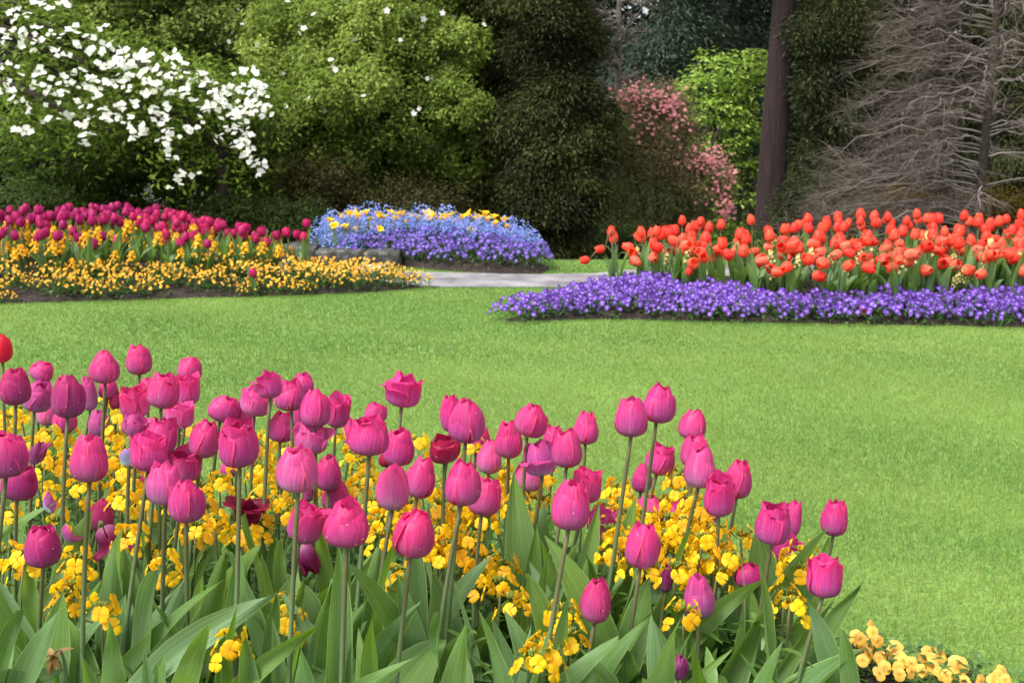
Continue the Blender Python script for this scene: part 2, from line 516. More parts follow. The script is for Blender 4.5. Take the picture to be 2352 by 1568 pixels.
def grass():
    Vs, Cs = [], []
    def strip(y0, y1, dens, w, h0, h1):
        A = (y1 - y0) * (0.98 * (y0 + y1) / 2 + 1.6)
        n = int(A * dens)
        Y = y0 + (y1 - y0) * R.random(n)
        X = (R.random(n) * 2 - 1) * (0.49 * Y + 0.8)
        P = np.stack([X, Y], 1)
        k = in_poly(P, LAWN) & ~in_poly(P, PATH)
        for b in (BED_L, BED_R, BED_B, BED_N): k &= ~b.inside(P)
        P = P[k]; n = len(P)
        a = R.random(n) * 2 * PI
        L = h0 + (h1 - h0) * R.random(n)
        patch = np.sin(P[:, 0] * 2.1 + 1.3 * np.sin(P[:, 1] * 1.7)) * np.cos(P[:, 1] * 2.6 + np.sin(P[:, 0] * 3.1))
        lean = R.normal(0, 0.95, n)
        la = R.random(n) * 2 * PI
        base = np.column_stack([P, np.full(n, 0.003)])
        side = np.column_stack([np.cos(a), np.sin(a), np.zeros(n)]) * (w * (0.6 + 0.8 * R.random(n)))[:, None]
        up = unit(np.column_stack([np.cos(la) * lean, np.sin(la) * lean, np.ones(n)])) * L[:, None]
        droop = np.column_stack([np.cos(la), np.sin(la), np.zeros(n)]) * (L * 0.25)[:, None]
        V = np.stack([base - side, base + side, base + up + droop], 1).reshape(-1, 3)
        hue = R.random(n)
        c = np.stack([0.138 + 0.065 * hue, 0.250 + 0.050 * R.random(n), 0.046 + 0.030 * R.random(n)], 1)
        c *= (0.94 + 0.14 * R.random(n) + 0.10 * patch)[:, None]
        big = np.sin(P[:, 0] * 0.9 + 2 * np.sin(P[:, 1] * .6)) + np.sin(P[:, 0] * 3.7 + P[:, 1] * 4.9 + 1.5 * np.sin(P[:, 1] * 2.3)) * .7
        c *= (1 + np.clip(big, -1, 1)[:, None] * np.array([.24, .12, .15]))
        dry = R.random(n) < 0.02 + .03 * (big > 1.0)
        c[dry] = (0.28, 0.26, 0.12)
        Vs.append(V); Cs.append(np.repeat(c, 3, 0))
    strip(1.5, 2.6, 34000, 0.0010, 0.010, 0.026)
    strip(2.6, 3.6, 32000, 0.0011, 0.010, 0.025)
    strip(3.6, 5.0, 20000, 0.0014, 0.010, 0.024)
    strip(5.0, 7.6, 10000, 0.0022, 0.010, 0.024)
    strip(7.6, 10.2, 4500, 0.0034, 0.010, 0.024)
    V = np.concatenate(Vs)
    F = np.arange(len(V)).reshape(-1, 3)
    o = link('grass', npmesh('grass', V, F, M['blades'], np.concatenate(Cs)))
    tag(o, 'short bright green mown grass of the lawn between the beds', 'grass', kind='stuff')
grass()

# ------------------------------------------------------------------ tulips: blooms, leaves, stems
KS = np.array([0, .1, .25, .45, .62, .78, .9, 1.0])

def bloom_arrays(seed, close=0.16, rmax=0.40, spread=0.05, petals=6, gap=0.0, curl=0.0, ns=11, nt=9, droopy=0.0, mb=None):
    """a tulip bloom one unit tall standing on the origin. close: rim radius; spread: how unlike the petals are; curl: rims turned out"""
    r = random.Random(seed)
    mb = mb or MB()
    s = np.linspace(0, 1, ns)
    t = np.linspace(-1, 1, nt)
    off = r.random() * 6
    for i in range(petals):
        inner = i >= 3
        a = off + (i % 3) * 2 * PI / 3 + (PI / 3 if inner else 0) + r.gauss(0, 0.1)
        if gap and r.random() < gap: continue
        op = close + r.gauss(0, spread) + (0.10 * r.random() if not inner else -0.01)
        lng = r.uniform(0.95, 1.03) if inner else r.uniform(0.84, 0.96)
        if droopy and r.random() < droopy: op, lng = op + r.uniform(0.15, 0.4), lng * 0.95
        kr = (0.88 if inner else 1.02) * r.uniform(0.97, 1.03)
        bulge = rmax * kr
        rad = np.interp(s, KS, [.035, bulge * .62, bulge * .93, bulge * 1.0, bulge * .96, bulge * .66 + op * .34, bulge * .28 + op * .72, op + curl * 0.12])
        z = np.interp(s, KS, [0, .025, .15, .39, .60, .80, .925, 1.0]) * lng
        for arr in (rad, z):
            for _ in range(2): arr[1:-1] = 0.25 * arr[:-2] + 0.5 * arr[1:-1] + 0.25 * arr[2:]
        fold = max(0, op - bulge)
        z = z - fold * 0.6 * s ** 3
        hw = np.interp(s, [0, .08, .22, .45, .62, .78, .88, .95, .985, 1.0], [.06, .18, .34, .435, .465, .445, .40, .33, .25, .10]) * r.uniform(0.93, 1.06) * (rmax / .4)
        ang = np.minimum(hw / np.maximum(rad, 0.09), 1.2)
        A = a + ang[:, None] * t[None, :]
        ph, tw = r.random() * 6, r.gauss(0, 0.05)
        rr = rad[:, None] * (1 + 0.05 * (t[None, :] ** 2) * (0.6 if inner else 1.0) * np.sin(s * PI)[:, None]) + 0.016 * np.sin(4.5 * t[None, :] + ph) * (s ** 2)[:, None] + tw * t[None, :] * s[:, None] ** 2 * 0.6
        rr += 0.006 * np.cos(9 * t[None, :] + ph * 2) * (s ** 4)[:, None]
        rr -= 0.035 * np.exp(-(t / 0.16) ** 2)[None, :] * (np.sin(np.clip(s * 1.15, 0, 1) * PI))[:, None] * (-0.35 if inner else 0.45)
        zz = z[:, None] - 0.085 * (t ** 2)[None, :] * (s ** 3)[:, None] + 0.007 * np.sin(7 * t[None, :] + ph) * (s ** 3)[:, None]
        V = np.stack([rr * np.cos(A), rr * np.sin(A), zz], -1).reshape(-1, 3)
        uv = np.stack(np.broadcast_arrays(s[:, None], t[None, :]), -1).reshape(-1, 2)
        mb.add(V, grid_faces(ns, nt)[:, ::-1], uv=uv)
    return mb

def bloom_mesh(seed, mat, **k): return bloom_arrays(seed, **k).mesh('bloom', mat, True)

def dew_mesh(bloom, seed, n=20):
    """beads of rain lying on the outer petals"""
    r = random.Random(seed)
    mb = MB()
    vs, ns_ = [v.co.copy() for v in bloom.vertices], [v.normal.copy() for v in bloom.vertices]
    half = len(vs) // 2
    base = np.array([[0, 0, 1], [1, 0, 0], [0, 1, 0], [-1, 0, 0], [0, -1, 0], [.7, .7, .7], [-.7, .7, .7], [.7, -.7, .7], [-.7, -.7, .7]], dtype=float)
    for _ in range(n):
        i = r.randrange(half)
        p, nn = vs[i], ns_[i]
        if (nn.x * p.x + nn.y * p.y) < 0: nn = -nn
        q = Vector((0, 0, 1)).rotation_difference(nn).to_matrix()
        rad = r.choice([0.008, 0.010, 0.013, 0.017])
        a = np.linspace(0, 2 * PI, 6, endpoint=False)
        ring = np.stack([np.cos(a), np.sin(a), np.zeros(6)], 1) * rad
        up = np.stack([np.cos(a) * .7, np.sin(a) * .7, np.full(6, .55)], 1) * rad
        V = np.concatenate([ring, up, [[0, 0, rad * .8]]])
        V = V @ np.array(q).T + np.array(p + nn * 0.001)
        F4 = [(j, (j + 1) % 6, 6 + (j + 1) % 6, 6 + j) for j in range(6)]
        F3 = [(6 + j, 6 + (j + 1) % 6, 12) for j in range(6)]
        mb.add(V, [np.array(F4), np.array(F3)])
    return mb.mesh('dew', M['dew'], True)

def leaf_arrays(seed, L=0.30, W=0.055, arch=0.35, fold=0.55, wave=0.25, twist=0.3, ns=15, nt=7):
    """tulip leaf rising from the origin along +Z, leaning towards +X"""
    r = random.Random(seed)
    s = np.linspace(0, 1, ns)
    t = np.linspace(-1, 1, nt)
    th = 0.08 + arch * s ** 1.8 * (1 + 0.25 * r.random())
    dx, dz = np.sin(th), np.cos(th)
    x = np.concatenate([[0], np.cumsum((dx[1:] + dx[:-1]) / 2)]) * L / (ns - 1)
    z = np.concatenate([[0], np.cumsum((dz[1:] + dz[:-1]) / 2)]) * L / (ns - 1)
    w = W / 2 * np.interp(s, [0, .08, .3, .5, .68, .82, .92, .97, 1], [.30, .42, .86, 1.0, .92, .66, .36, .18, .01])
    f = fold * np.interp(s, [0, .25, .7, 1], [1.9, 1.0, .6, .9])
    tw = twist * (s - .2) * r.choice([-1, 1])
    ph, k = r.random() * 6, r.uniform(5, 9)
    wav = wave * W * 0.5 * np.sin(k * s[:, None] + ph + (t[None, :] > 0) * r.uniform(1, 3)) * np.abs(t[None, :]) ** 1.6
    lat = w[:, None] * t[None, :] * np.cos(f)[:, None]
    nor = w[:, None] * np.abs(t[None, :]) ** 1.5 * np.sin(f)[:, None] + wav * np.sin(PI * np.clip(s * .97 + .03, 0, 1))[:, None]
    c, si = np.cos(tw)[:, None], np.sin(tw)[:, None]
    lat, nor = lat * c - nor * si, lat * si + nor * c
    X = x[:, None] - nor * dz[:, None]
    Z = z[:, None] + nor * dx[:, None]
    V = np.stack([X, lat, Z], -1).reshape(-1, 3)
    uv = np.stack(np.broadcast_arrays(s[:, None], t[None, :]), -1).reshape(-1, 2)
    return V, grid_faces(ns, nt), uv

def leaf_mesh(seed, **k):
    V, F, uv = leaf_arrays(seed, **k)
    return npmesh('leaf', V, F, M['tulip_leaf'], uv=uv, smooth=True)

def stem_mesh(p0, p1, r0=0.0042, r1=0.0034, bow=0.0, n=9, sides=8):
    """from p0 to p1, given relative to the thing's origin"""
    p0, p1 = Vector(p0), Vector(p1)
    mid = p0.lerp(p1, 0.55) + Vector((bow, bow * 0.3, 0))
    V, F, uv = tube(bez(p0, mid, p1, n), np.linspace(r0, r1, n), sides)
    return npmesh('stem', V, F, M['tulip_stem'], uv=uv, smooth=True)

BLOOMS = {
    'closed': [bloom_mesh(i, M['magenta_petal'], close=0.13, rmax=.39, spread=.025) for i in (1, 2, 3, 4, 5)],
    'cup': [bloom_mesh(i, M['magenta_petal'], close=0.19, rmax=.40, spread=.04) for i in (11, 12, 13, 14, 15)],
    'open': [bloom_mesh(i, M['magenta_petal'], close=0.27, rmax=.40, spread=.07, curl=.25) for i in (21, 22, 23)],
    'wide': [bloom_mesh(i, M['magenta_petal'], close=0.30, rmax=.42, spread=.11, curl=.4, droopy=.35) for i in (31, 32)],
    'wilt': [bloom_mesh(i, M['wilted_petal'], close=0.35, rmax=.34, spread=.3, curl=1.0, droopy=.5, gap=.25) for i in (41, 42, 43)],
    'pod': [bloom_mesh(i, M['wilted_petal'], close=0.06, rmax=.24, spread=.05, gap=.2) for i in (51, 52)],
    'red': [bloom_mesh(i, M['red_petal'], close=0.12, rmax=.36, spread=.02) for i in (61,)],
}
DEW = {id(b): dew_mesh(b, 5 + i) for k in ('closed', 'cup', 'open', 'wide') for i, b in enumerate(BLOOMS[k])}
LEAVES = [leaf_mesh(100 + i, L=L, W=W, arch=a, fold=f, wave=w, twist=tw) for i, (L, W, a, f, w, tw) in enumerate([
    (.29, .060, .35, .45, .45, .4), (.32, .052, .25, .55, .50, .6), (.27, .066, .75, .40, .60, .7), (.24, .060, 1.2, .35, .60, .8),
    (.31, .045, .5, .6, .55, 1.2), (.26, .070, .5, .35, .45, .5), (.33, .040, .2, .65, .35, 1.3), (.22, .054, 1.6, .4, .6, .7)])]
TONES = {'n': (1, 1, 1), 'd': (.72, .62, .72), 'p': (1.12, 2.0, 1.35), 'v': (.86, 1.7, 1.25), 'r': (1.05, .9, .85), 'x': (.62, .3, .32)}

# x0, x1, y0, y1 of the bloom in the photograph, lean of the bloom (degrees), shape, tone, what singles it out
TULIPS = [
 (-20,26,762,834,0,'red','n','scarlet tulip cut off by the edge of the photo'),
 (63,133,826,881,38,'cup','n','tulip lying over sideways just under the scarlet tulip'),
 (0,66,841,932,0,'cup','d','dark crimson tulip at the edge, lower neighbour of the scarlet tulip'),
 (53,121,872,946,22,'cup','v','mauve-rose tulip leaning between two dark crimson ones'),
 (119,193,857,962,2,'cup','d','large dark crimson egg-shaped tulip towering over paler ones'),
 (85,132,911,979,0,'closed','p','pale pink tulip half hidden behind the large dark crimson one'),
 (121,176,930,995,5,'closed','n','tulip base peeping out beneath the large dark crimson one'),
 (185,222,859,946,0,'cup','v','mauve tulip squeezed between the large dark crimson and a tall rosy one'),
 (207,275,803,881,4,'closed','n','tall rosy tulip against the lawn above the crowded cluster'),
 (226,270,865,916,8,'closed','n','tulip hiding right behind the stem of the tall rosy one'),
 (250,276,880,942,-6,'closed','x','blackish red tulip over a yellow wallflower, behind the tall rosy one'),
 (290,347,790,862,0,'cup','n','topmost magenta tulip with a ragged crown, alone against the lawn'),
 (410,463,817,876,14,'cup','n','upper tulip of the pair standing one above the other'),
 (404,459,855,932,2,'open','n','lower tulip of the pair standing one above the other'),
 (340,414,853,939,12,'open','n','bright rosy tulip with split petals next to the stacked pair'),
 (318,362,866,905,5,'cup','n','tulip showing only its rim behind the bright split-petalled one'),
 (276,343,883,962,-2,'open','n','broad magenta tulip with scalloped rim below the topmost one'),
 (379,447,919,984,4,'open','p','pale open tulip crossed by the stem of the stacked pair'),
 (203,252,937,1006,0,'closed','v','small smooth mauve-pink bud beneath the tall rosy tulip'),
 (-42,62,985,1098,2,'cup','n','big tulip cut by the edge halfway down the photo'),
 (61,108,1008,1068,20,'wilt','v','withered violet tulip with drooping petals near the edge'),
 (5,85,1060,1150,14,'cup','d','plum-purple tulip under the big one at the edge'),
 (164,247,995,1110,2,'cup','n','large tulip with high inner petals below the smooth mauve bud'),
 (283,338,949,1004,30,'wide','v','lavender tulip with collapsed papery petals'),
 (336,409,954,1043,12,'open','n','crimson-rimmed tulip behind the lavender collapsed one'),
 (300,384,989,1083,4,'open','n','open tulip with one lilac petal fallen sideways at its foot'),
 (435,506,962,1053,14,'closed','n','smooth egg-shaped tulip leaning towards the largest one'),
 (387,463,1025,1107,6,'open','n','bright open tulip behind the trio of touching blooms'),
 (338,417,1053,1162,-1,'cup','p','pale middle bloom of the trio of touching tulips'),
 (306,352,1070,1160,-4,'cup','n','outer narrow bloom of the trio of touching tulips'),
 (386,470,1097,1202,3,'cup','n','lowest bloom of the trio of touching tulips, magenta with pointed rim'),
 (198,263,1141,1218,15,'closed','n','small nodding tulip above a withered one with hanging petals'),
 (56,138,1202,1305,0,'cup','d','solitary deep purple-magenta tulip low among leaves near the corner'),
 (222,292,1200,1291,160,'wilt','n','withered tulip with limp hanging purple petals'),
 (501,593,959,1076,0,'open','n','very large crimson tulip with a deep notch between its petals'),
 (522,586,920,990,6,'cup','n','tulip rising just above the very large notched one'),
 (481,549,905,971,22,'cup','n','leaning tulip stacked behind the very large notched one'),
 (553,624,887,955,14,'open','p','pale pink open tulip topping the stack of the notched one'),
 (593,645,849,916,-2,'wide','n','ruffled tulip with flared rim at the top of the middle cluster'),
 (632,702,871,944,-2,'cup','n','broad tulip with a round front petal in the top middle cluster'),
 (672,721,854,907,2,'closed','n','round tulip peeping over the broad one in the top middle cluster'),
 (615,680,940,1016,10,'closed','n','rosy egg tulip over the yellow wallflower column'),
 (668,700,909,983,0,'closed','n','narrow tulip tucked behind the smooth round-cupped one'),
 (690,758,890,983,2,'cup','n','smooth round-cupped tulip with violet foot against the lawn'),
 (749,803,902,985,10,'open','n','angular tulip with a jutting petal beside the smooth round-cupped one'),
 (670,762,971,1041,8,'wide','v','violet spread-open tulip hanging low behind three green stems'),
 (637,729,1018,1133,0,'cup','p','large pale pink tulip with violet foot in the middle'),
 (724,785,1042,1129,4,'closed','n','tulip touching the large pale pink one'),
 (739,804,1097,1175,2,'cup','n','pointed tulip between the pale pink one and a fat bright one'),
 (800,895,953,1047,0,'open','n','very broad many-petalled tulip in the middle row'),
 (786,820,955,1028,-4,'closed','n','slim tulip half covered by the very broad many-petalled one'),
 (838,887,922,971,4,'cup','n','small tulip rising behind the very broad many-petalled one'),
 (881,952,979,1071,6,'cup','n','round crimson tulip overlapping the very broad many-petalled one'),
 (869,905,1035,1072,-8,'closed','x','dark maroon bud hidden beneath the round crimson tulip'),
 (890,966,853,936,10,'wide','n','lone tulip with a petal curling outward, high against the lawn'),
 (865,941,1062,1174,2,'cup','p','tall rose-pink tulip with pointed side petal and violet foot'),
 (932,1004,1043,1146,13,'closed','n','leaning oval tulip under the dark ruby one'),
 (985,1053,998,1064,-4,'wide','x','squat dark ruby tulip with spread mouth'),
 (1011,1060,901,995,-3,'cup','n','tulip standing behind the big pointed bloom in the middle'),
 (1028,1115,911,1018,2,'closed','n','big broad tulip highest in the middle, with a round front petal'),
 (1072,1127,973,1045,14,'closed','n','leaning tulip tucked under the big broad highest one'),
 (1095,1154,1006,1090,4,'closed','p','pale tulip hanging back below the leaning tucked one'),
 (1021,1104,1054,1164,4,'cup','n','dark-edged round tulip in front of a paired bloom'),
 (1076,1151,1090,1186,10,'cup','n','paired bloom leaning behind the dark-edged round tulip'),
 (1138,1201,962,1054,2,'cup','n','slim tulip with pointed side petals beside a leaning one'),
 (1183,1259,925,1004,18,'cup','n','leaning tulip with a lilac flap, high against the lawn'),
 (1184,1252,1046,1130,6,'closed','p','mauve-pink egg tulip on a bare stem before the lawn'),
 (1246,1298,972,1054,2,'cup','n','rear bloom of the close couple before the lawn'),
 (1266,1338,984,1075,0,'cup','n','front crimson bloom of the close couple before the lawn'),
 (1317,1376,940,1022,2,'closed','n','neat tulip on a dark stem just above the close couple'),
 (1205,1275,1008,1094,-10,'wide','v','tulip with a twisted pink petal thrown out behind the couple'),
 (1314,1383,1070,1156,8,'open','n','crinkled red-pink tulip behind the large twin-layered one'),
 (1267,1354,1094,1220,4,'cup','n','large twin-layered tulip standing above broad leaves'),
 (661,748,1151,1249,24,'open','n','tilted tulip with a purple bud hanging under it'),
 (680,737,1243,1327,158,'pod','n','limp purple bud hanging upside down below the tilted tulip'),
 (746,848,1144,1258,2,'cup','r','fat bright pink tulip in the front row'),
 (904,1000,1166,1283,12,'cup','r','fat pink tulip leaning over yellow wallflowers in the front row'),
 (532,610,1137,1207,10,'wilt','x','shrivelled brown-purple tulip between two long stems'),
 (494,567,1050,1096,0,'closed','n','tulip hidden under the very large notched one'),
 (693,723,1105,1153,4,'pod','v','little mauve bud under the large pale pink tulip'),
 (1413,1488,907,1005,0,'cup','n','tall straight tulip, lower of the two high ones before the lawn'),
 (1477,1551,881,973,8,'cup','n','highest tulip towards the open lawn, leaning'),
 (1561,1624,938,1013,8,'closed','n','dark-backed tulip topping the row of three stacked blooms'),
 (1483,1552,1017,1092,14,'open','n','open-mouthed tulip leaning over the lawn between tall stems'),
 (1451,1499,1060,1133,3,'closed','n','small narrow bud beside the tall straight stem'),
 (1565,1631,993,1078,4,'cup','n','middle bloom of the row of three stacked blooms'),
 (1574,1643,1021,1123,3,'cup','p','lowest and palest bloom of the row of three stacked blooms'),
 (1665,1728,1051,1147,4,'closed','n','smooth tulip standing behind a squarish notched one'),
 (1616,1687,1084,1189,0,'open','n','squarish notched tulip over the yellow wallflowers'),
 (1453,1531,1133,1202,8,'cup','p','lilac-pink rounded tulip seen from behind'),
 (1437,1517,1194,1308,6,'cup','n','fat crimson tulip in front of the lilac-pink rounded one'),
 (1530,1586,1137,1208,20,'closed','n','leaning dark tulip half buried in yellow wallflowers'),
 (1605,1649,1148,1217,4,'closed','n','tulip sunk behind yellow wallflowers under the squarish notched one'),
 (1350,1415,1160,1257,4,'open','v','lozenge-shaped mauve tulip with green streaks'),
 (1735,1819,1149,1253,2,'open','n','broad open tulip of the touching pair near the bed end'),
 (1796,1839,1147,1236,14,'cup','n','rear tulip of the touching pair near the bed end'),
 (1775,1832,1221,1296,18,'wide','d','tattered tulip with a green-white petal under the touching pair'),
 (1887,1946,1141,1233,2,'cup','n','outermost slim tulip standing alone against the lawn'),
 (1853,1934,1269,1375,3,'open','n','last broad tulip at the bed end beside two tall leaves'),
 (1569,1639,1312,1423,-2,'cup','v','upright mauve-magenta tulip in the front row above pale leaves'),
 (1689,1751,1290,1352,8,'cup','d','purple tulip half hidden behind an upright wavy leaf'),
 (1334,1407,1322,1434,4,'closed','n','lowest pink tulip in the front row, among pale leaves'),
 (1515,1548,1290,1363,4,'pod','v','shrivelled violet petals standing before yellow wallflowers'),
 (1540,1585,1500,1562,10,'pod','v','dark purple withered bud at the bottom edge'),
]
AX = Vector((0, CP, -SP))
FG = []
for k, (x0, x1, y0, y1, tilt, kind, tone, lab) in enumerate(TULIPS):
    th = math.radians(tilt)
    w, h = x1 - x0, y1 - y0
    c, s = abs(math.cos(th)), abs(math.sin(th))
    if 0.2 < s < 0.62:
        L2 = (h * h * c * c - w * w * s * s) / (c * c - s * s)
        W2 = (w * w * c * c - h * h * s * s) / (c * c - s * s)
        L = math.sqrt(max(L2, (0.9 * h) ** 2)); W = math.sqrt(max(W2, (0.55 * L) ** 2))
    else: L, W = h, w
    W = min(W, 1.05 * L)
    Le, We = (L, W) if kind not in ('wilt', 'pod', 'wide') else (90, 70)
    size = 0.45 * Le + 0.55 * 1.32 * We
    d = min(2.65, max(1.36, 0.066 * FPX / size))
    if kind == 'red': d = 2.25
    if (y0 + y1) / 2 > 1290: d *= .92
    zc = at((x0 + x1) / 2, (y0 + y1) / 2, d).z
    if zc > 0.60: d = d * (CAM_H - 0.60) / (CAM_H - zc)
    if zc < 0.33: d = d * (CAM_H - 0.33) / (CAM_H - zc)
    FG.append(dict(k=k, x=(x0 + x1) / 2, y=(y0 + y1) / 2, L=L, W=W, th=th, d=d, kind=kind, tone=tone, lab=lab, base=y1))

GR_T = 'magenta tulips in the flower bed beside the camera'
cnt = {}
for T in FG:
    d = T['d']; m = px(d)
    cen = at(T['x'], T['y'], d)
    lean_y = rnd.uniform(-0.12, 0.16)
    ax = Vector((math.sin(T['th']), lean_y, math.cos(T['th']))).normalized()
    Lr, Wr = T['L'] * m, T['W'] * m
    base = cen - ax * (Lr * 0.5)
    lean = -rnd.uniform(0.02, 0.17) * base.z
    g = Vector((base.x + lean, base.y + rnd.uniform(-0.05, 0.05), 0.0))
    g.z = BED_N.z(g.x, g.y)
    hanging = abs(T['th']) > 2
    droplets = T['kind'] in ('closed', 'cup', 'open', 'wide')
    name = {'wilt': 'wilted_tulip', 'pod': 'wilted_tulip'}.get(T['kind'], 'tulip')
    root = empty(name if T['kind'] != 'red' else 'scarlet_tulip', g, T['lab'], 'tulip', GR_T if T['kind'] != 'red' else None)
    vs = BLOOMS[T['kind']]
    cnt[T['kind']] = cnt.get(T['kind'], 0) + 1
    me = vs[cnt[T['kind']] % len(vs)]
    q = Vector((0, 0, 1)).rotation_difference(ax) @ Quaternion((0, 0, 1), rnd.random() * 6.28)
    tone = TONES[T['tone']]
    tone = tuple(v * rnd.uniform(.93, 1.07) for v in tone)
    kw = 0.80 if T['kind'] in ('open', 'wide', 'wilt') else 0.765
    if T['kind'] == 'pod': kw = 0.5
    if T['kind'] == 'red': tone = (.85, .35, 1.6)
    bl = link('bloom', me, root, base - g, q, (Wr / kw, Wr / kw, Lr), (*tone, 1))
    if T['tone'] in 'dpvx' and name == 'tulip':
        bl['label'] = {'d': 'deep dark crimson bloom', 'p': 'pale pink bloom', 'v': 'mauve bloom', 'x': 'very dark red bloom'}[T['tone']]
    if droplets and id(me) in DEW: link('dew', DEW[id(me)], bl)
    end = base - g
    if hanging:
        top = end + Vector((rnd.uniform(-.01, .01), 0.005, 0.02))
        V, F, uv = tube(bez((0, 0, 0), (top.x * .6, top.y, top.z * 1.12), end, 12), np.linspace(.0042, .003, 12), 7)
        link('stem', npmesh('stem', V, F, M['tulip_stem'], uv=uv, smooth=True), root)
    else:
        p = end + ax * 0.004
        mid = end * 0.5 + Vector((-math.sin(T['th']) * 0.03 + rnd.uniform(-.012, .012), rnd.uniform(-.015, .015), 0.02))
        V, F, uv = tube(bez((0, 0, -0.01), mid, p, 12), np.linspace(.0042, .0031, 12), 9)
        link('stem', npmesh('stem', V, F, M['tulip_stem'], uv=uv, smooth=True), root)
    n = rnd.choice([2, 3, 3])
    a0 = rnd.random() * 6.28
    for j in range(n):
        link('leaf', rnd.choice(LEAVES), root, (0, 0, -0.01 + 0.02 * j), (0, 0, a0 + j * 2.3 + rnd.uniform(-.4, .4)), rnd.uniform(.66, .92) if d > 1.85 else rnd.uniform(.92, 1.26))

# ------------------------------------------------------------------ labels from what stands next to a thing
def uniq_label(what, x, y, refs, used, own=None):
    """what + its place beside the nearest singled-out tulips"""
    c = sorted((( (x - r['x']) ** 2 + (y - r['y']) ** 2) ** .5, i) for i, r in enumerate(refs))
    for dist, i in c[:10]:
        r = refs[i]
        dx, dy = x - r['x'], y - r['y']
        if abs(dy) > abs(dx): rel = 'below' if dy > 0 else 'above'
        else: rel = 'just right of' if dx > 0 else 'just left of'
        lab = f"{what} {rel} the {r['short']}"
        if lab not in used:
            used.add(lab)
            return lab
    lab = f"{what} in the thick of the tulip bed beside the camera"
    return lab

def shorten(lab, n=9):
    w = lab.split(',')[0].split()
    full = len(w) <= n
    w = w[:n]
    while not full and w[-1] in ('the', 'a', 'an', 'of', 'by', 'under', 'over', 'with', 'and', 'its', 'between', 'behind', 'against', 'above', 'below', 'at', 'in', 'among', 'to', 'on', 'one', 'just', 'large', 'big', 'very', 'two', 'before', 'beside', 'beneath', 'next', 'near', 'towards', 'pair', 'dark', 'pale', 'low', 'high', 'half', 'touching', 'tall', 'green', 'yellow', 'leaning', 'standing', 'close', 'upright', 'bright', 'three', 'round', 'small', 'withered', 'notched', 'highest', 'which', 'lone', 'ragged', 'straight', 'smooth', 'open', 'front', 'solitary', 'bare', 'top', 'middle', 'dark-edged', 'hidden', 'wide', 'broad'): w.pop()
    return ' '.join(w)
seen = set()
REFS = []
for T in FG:
    sh = shorten(T['lab'])
    if sh in seen: continue
    seen.add(sh)
    REFS.append(dict(x=T['x'], y=T['y'], short=sh))
used_labels = set()

# ------------------------------------------------------------------ big leaves of flowerless plants in front
HERO = [  # tip x, y, foot x, y, width, how far it turns
 (360,1307,335,1590,76,.1),(431,1314,371,1520,74,-.2),(517,1329,393,1500,36,.7),(283,1261,325,1450,56,.2),(233,1331,196,1520,42,-.3),
 (143,1386,88,1580,56,.2),(2,1342,118,1590,26,.8),(519,1265,490,1470,52,.2),(603,1246,517,1430,58,.2),(621,1365,500,1500,74,.3),
 (598,1276,612,1420,32,.4),(633,1358,622,1550,38,-.2),(761,1323,745,1515,56,.1),(844,1375,769,1585,66,.2),(873,1259,860,1490,54,.0),
 (965,1386,868,1590,84,.2),(974,1290,1013,1545,56,-.4),(724,1441,655,1540,50,.4),(727,1205,742,1360,36,.2),(800,1240,790,1390,42,.1),
 (956,1507,880,1590,68,.4),(1135,1268,1027,1490,46,.3),(1204,1317,1238,1455,54,.1),(1310,1322,1253,1470,40,.5),(1257,1278,1246,1380,34,.2),
 (1250,1154,1242,1355,42,.0),(1433,1333,1378,1470,54,.2),(1493,1415,1408,1580,46,.2),(1420,1465,1336,1585,60,.3),(1349,1283,1336,1430,34,.1),
 (1459,1300,1444,1450,54,.1),(1504,1399,1436,1545,40,.4),(1498,1414,1515,1575,78,.1),(1745,1333,1622,1500,58,.4),(1704,1270,1708,1580,28,.9),
 (1784,1360,1716,1545,66,.1),(1962,1315,1895,1440,35,.2),(1983,1333,1915,1480,44,.2),(1852,1377,1897,1555,56,.1),(1952,1290,1899,1400,24,.6),
 (1934,1444,1944,1580,50,.3),(1681,1488,1622,1580,30,.5),(1592,1485,1605,1580,50,.1),(176,1106,132,1245,36,.2),(127,1154,12,1265,40,.5),
 (138,1207,147,1300,28,.3),(263,1255,259,1370,60,.0),(330,1220,338,1350,30,.3),(485,1075,488,1210,30,.2),(45,1400,20,1585,50,.2),
 (185,1500,205,1600,60,.2),(470,1440,440,1590,70,.2),(690,1480,700,1600,60,.3),(1070,1430,1050,1590,60,.1),(1130,1420,1165,1590,50,.2),
 (1010,1400,1005,1560,55,.3),(560,1470,575,1600,60,.1),(250,1420,262,1590,50,.3),(1290,1480,1300,1600,46,.2),(1800,1470,1760,1600,46,.3),
 (1010,1160,1030,1280,40,.2),(940,1290,930,1420,40,.3),(1240,1230,1262,1370,36,.4),(1330,1240,1290,1390,36,.5),(560,1180,585,1310,40,.2),
 (640,1240,650,1370,40,.3),(410,1230,420,1350,30,.2),(700,1330,690,1470,40,.2),(1120,1180,1110,1300,36,.3),(60,1280,75,1420,44,.2)]

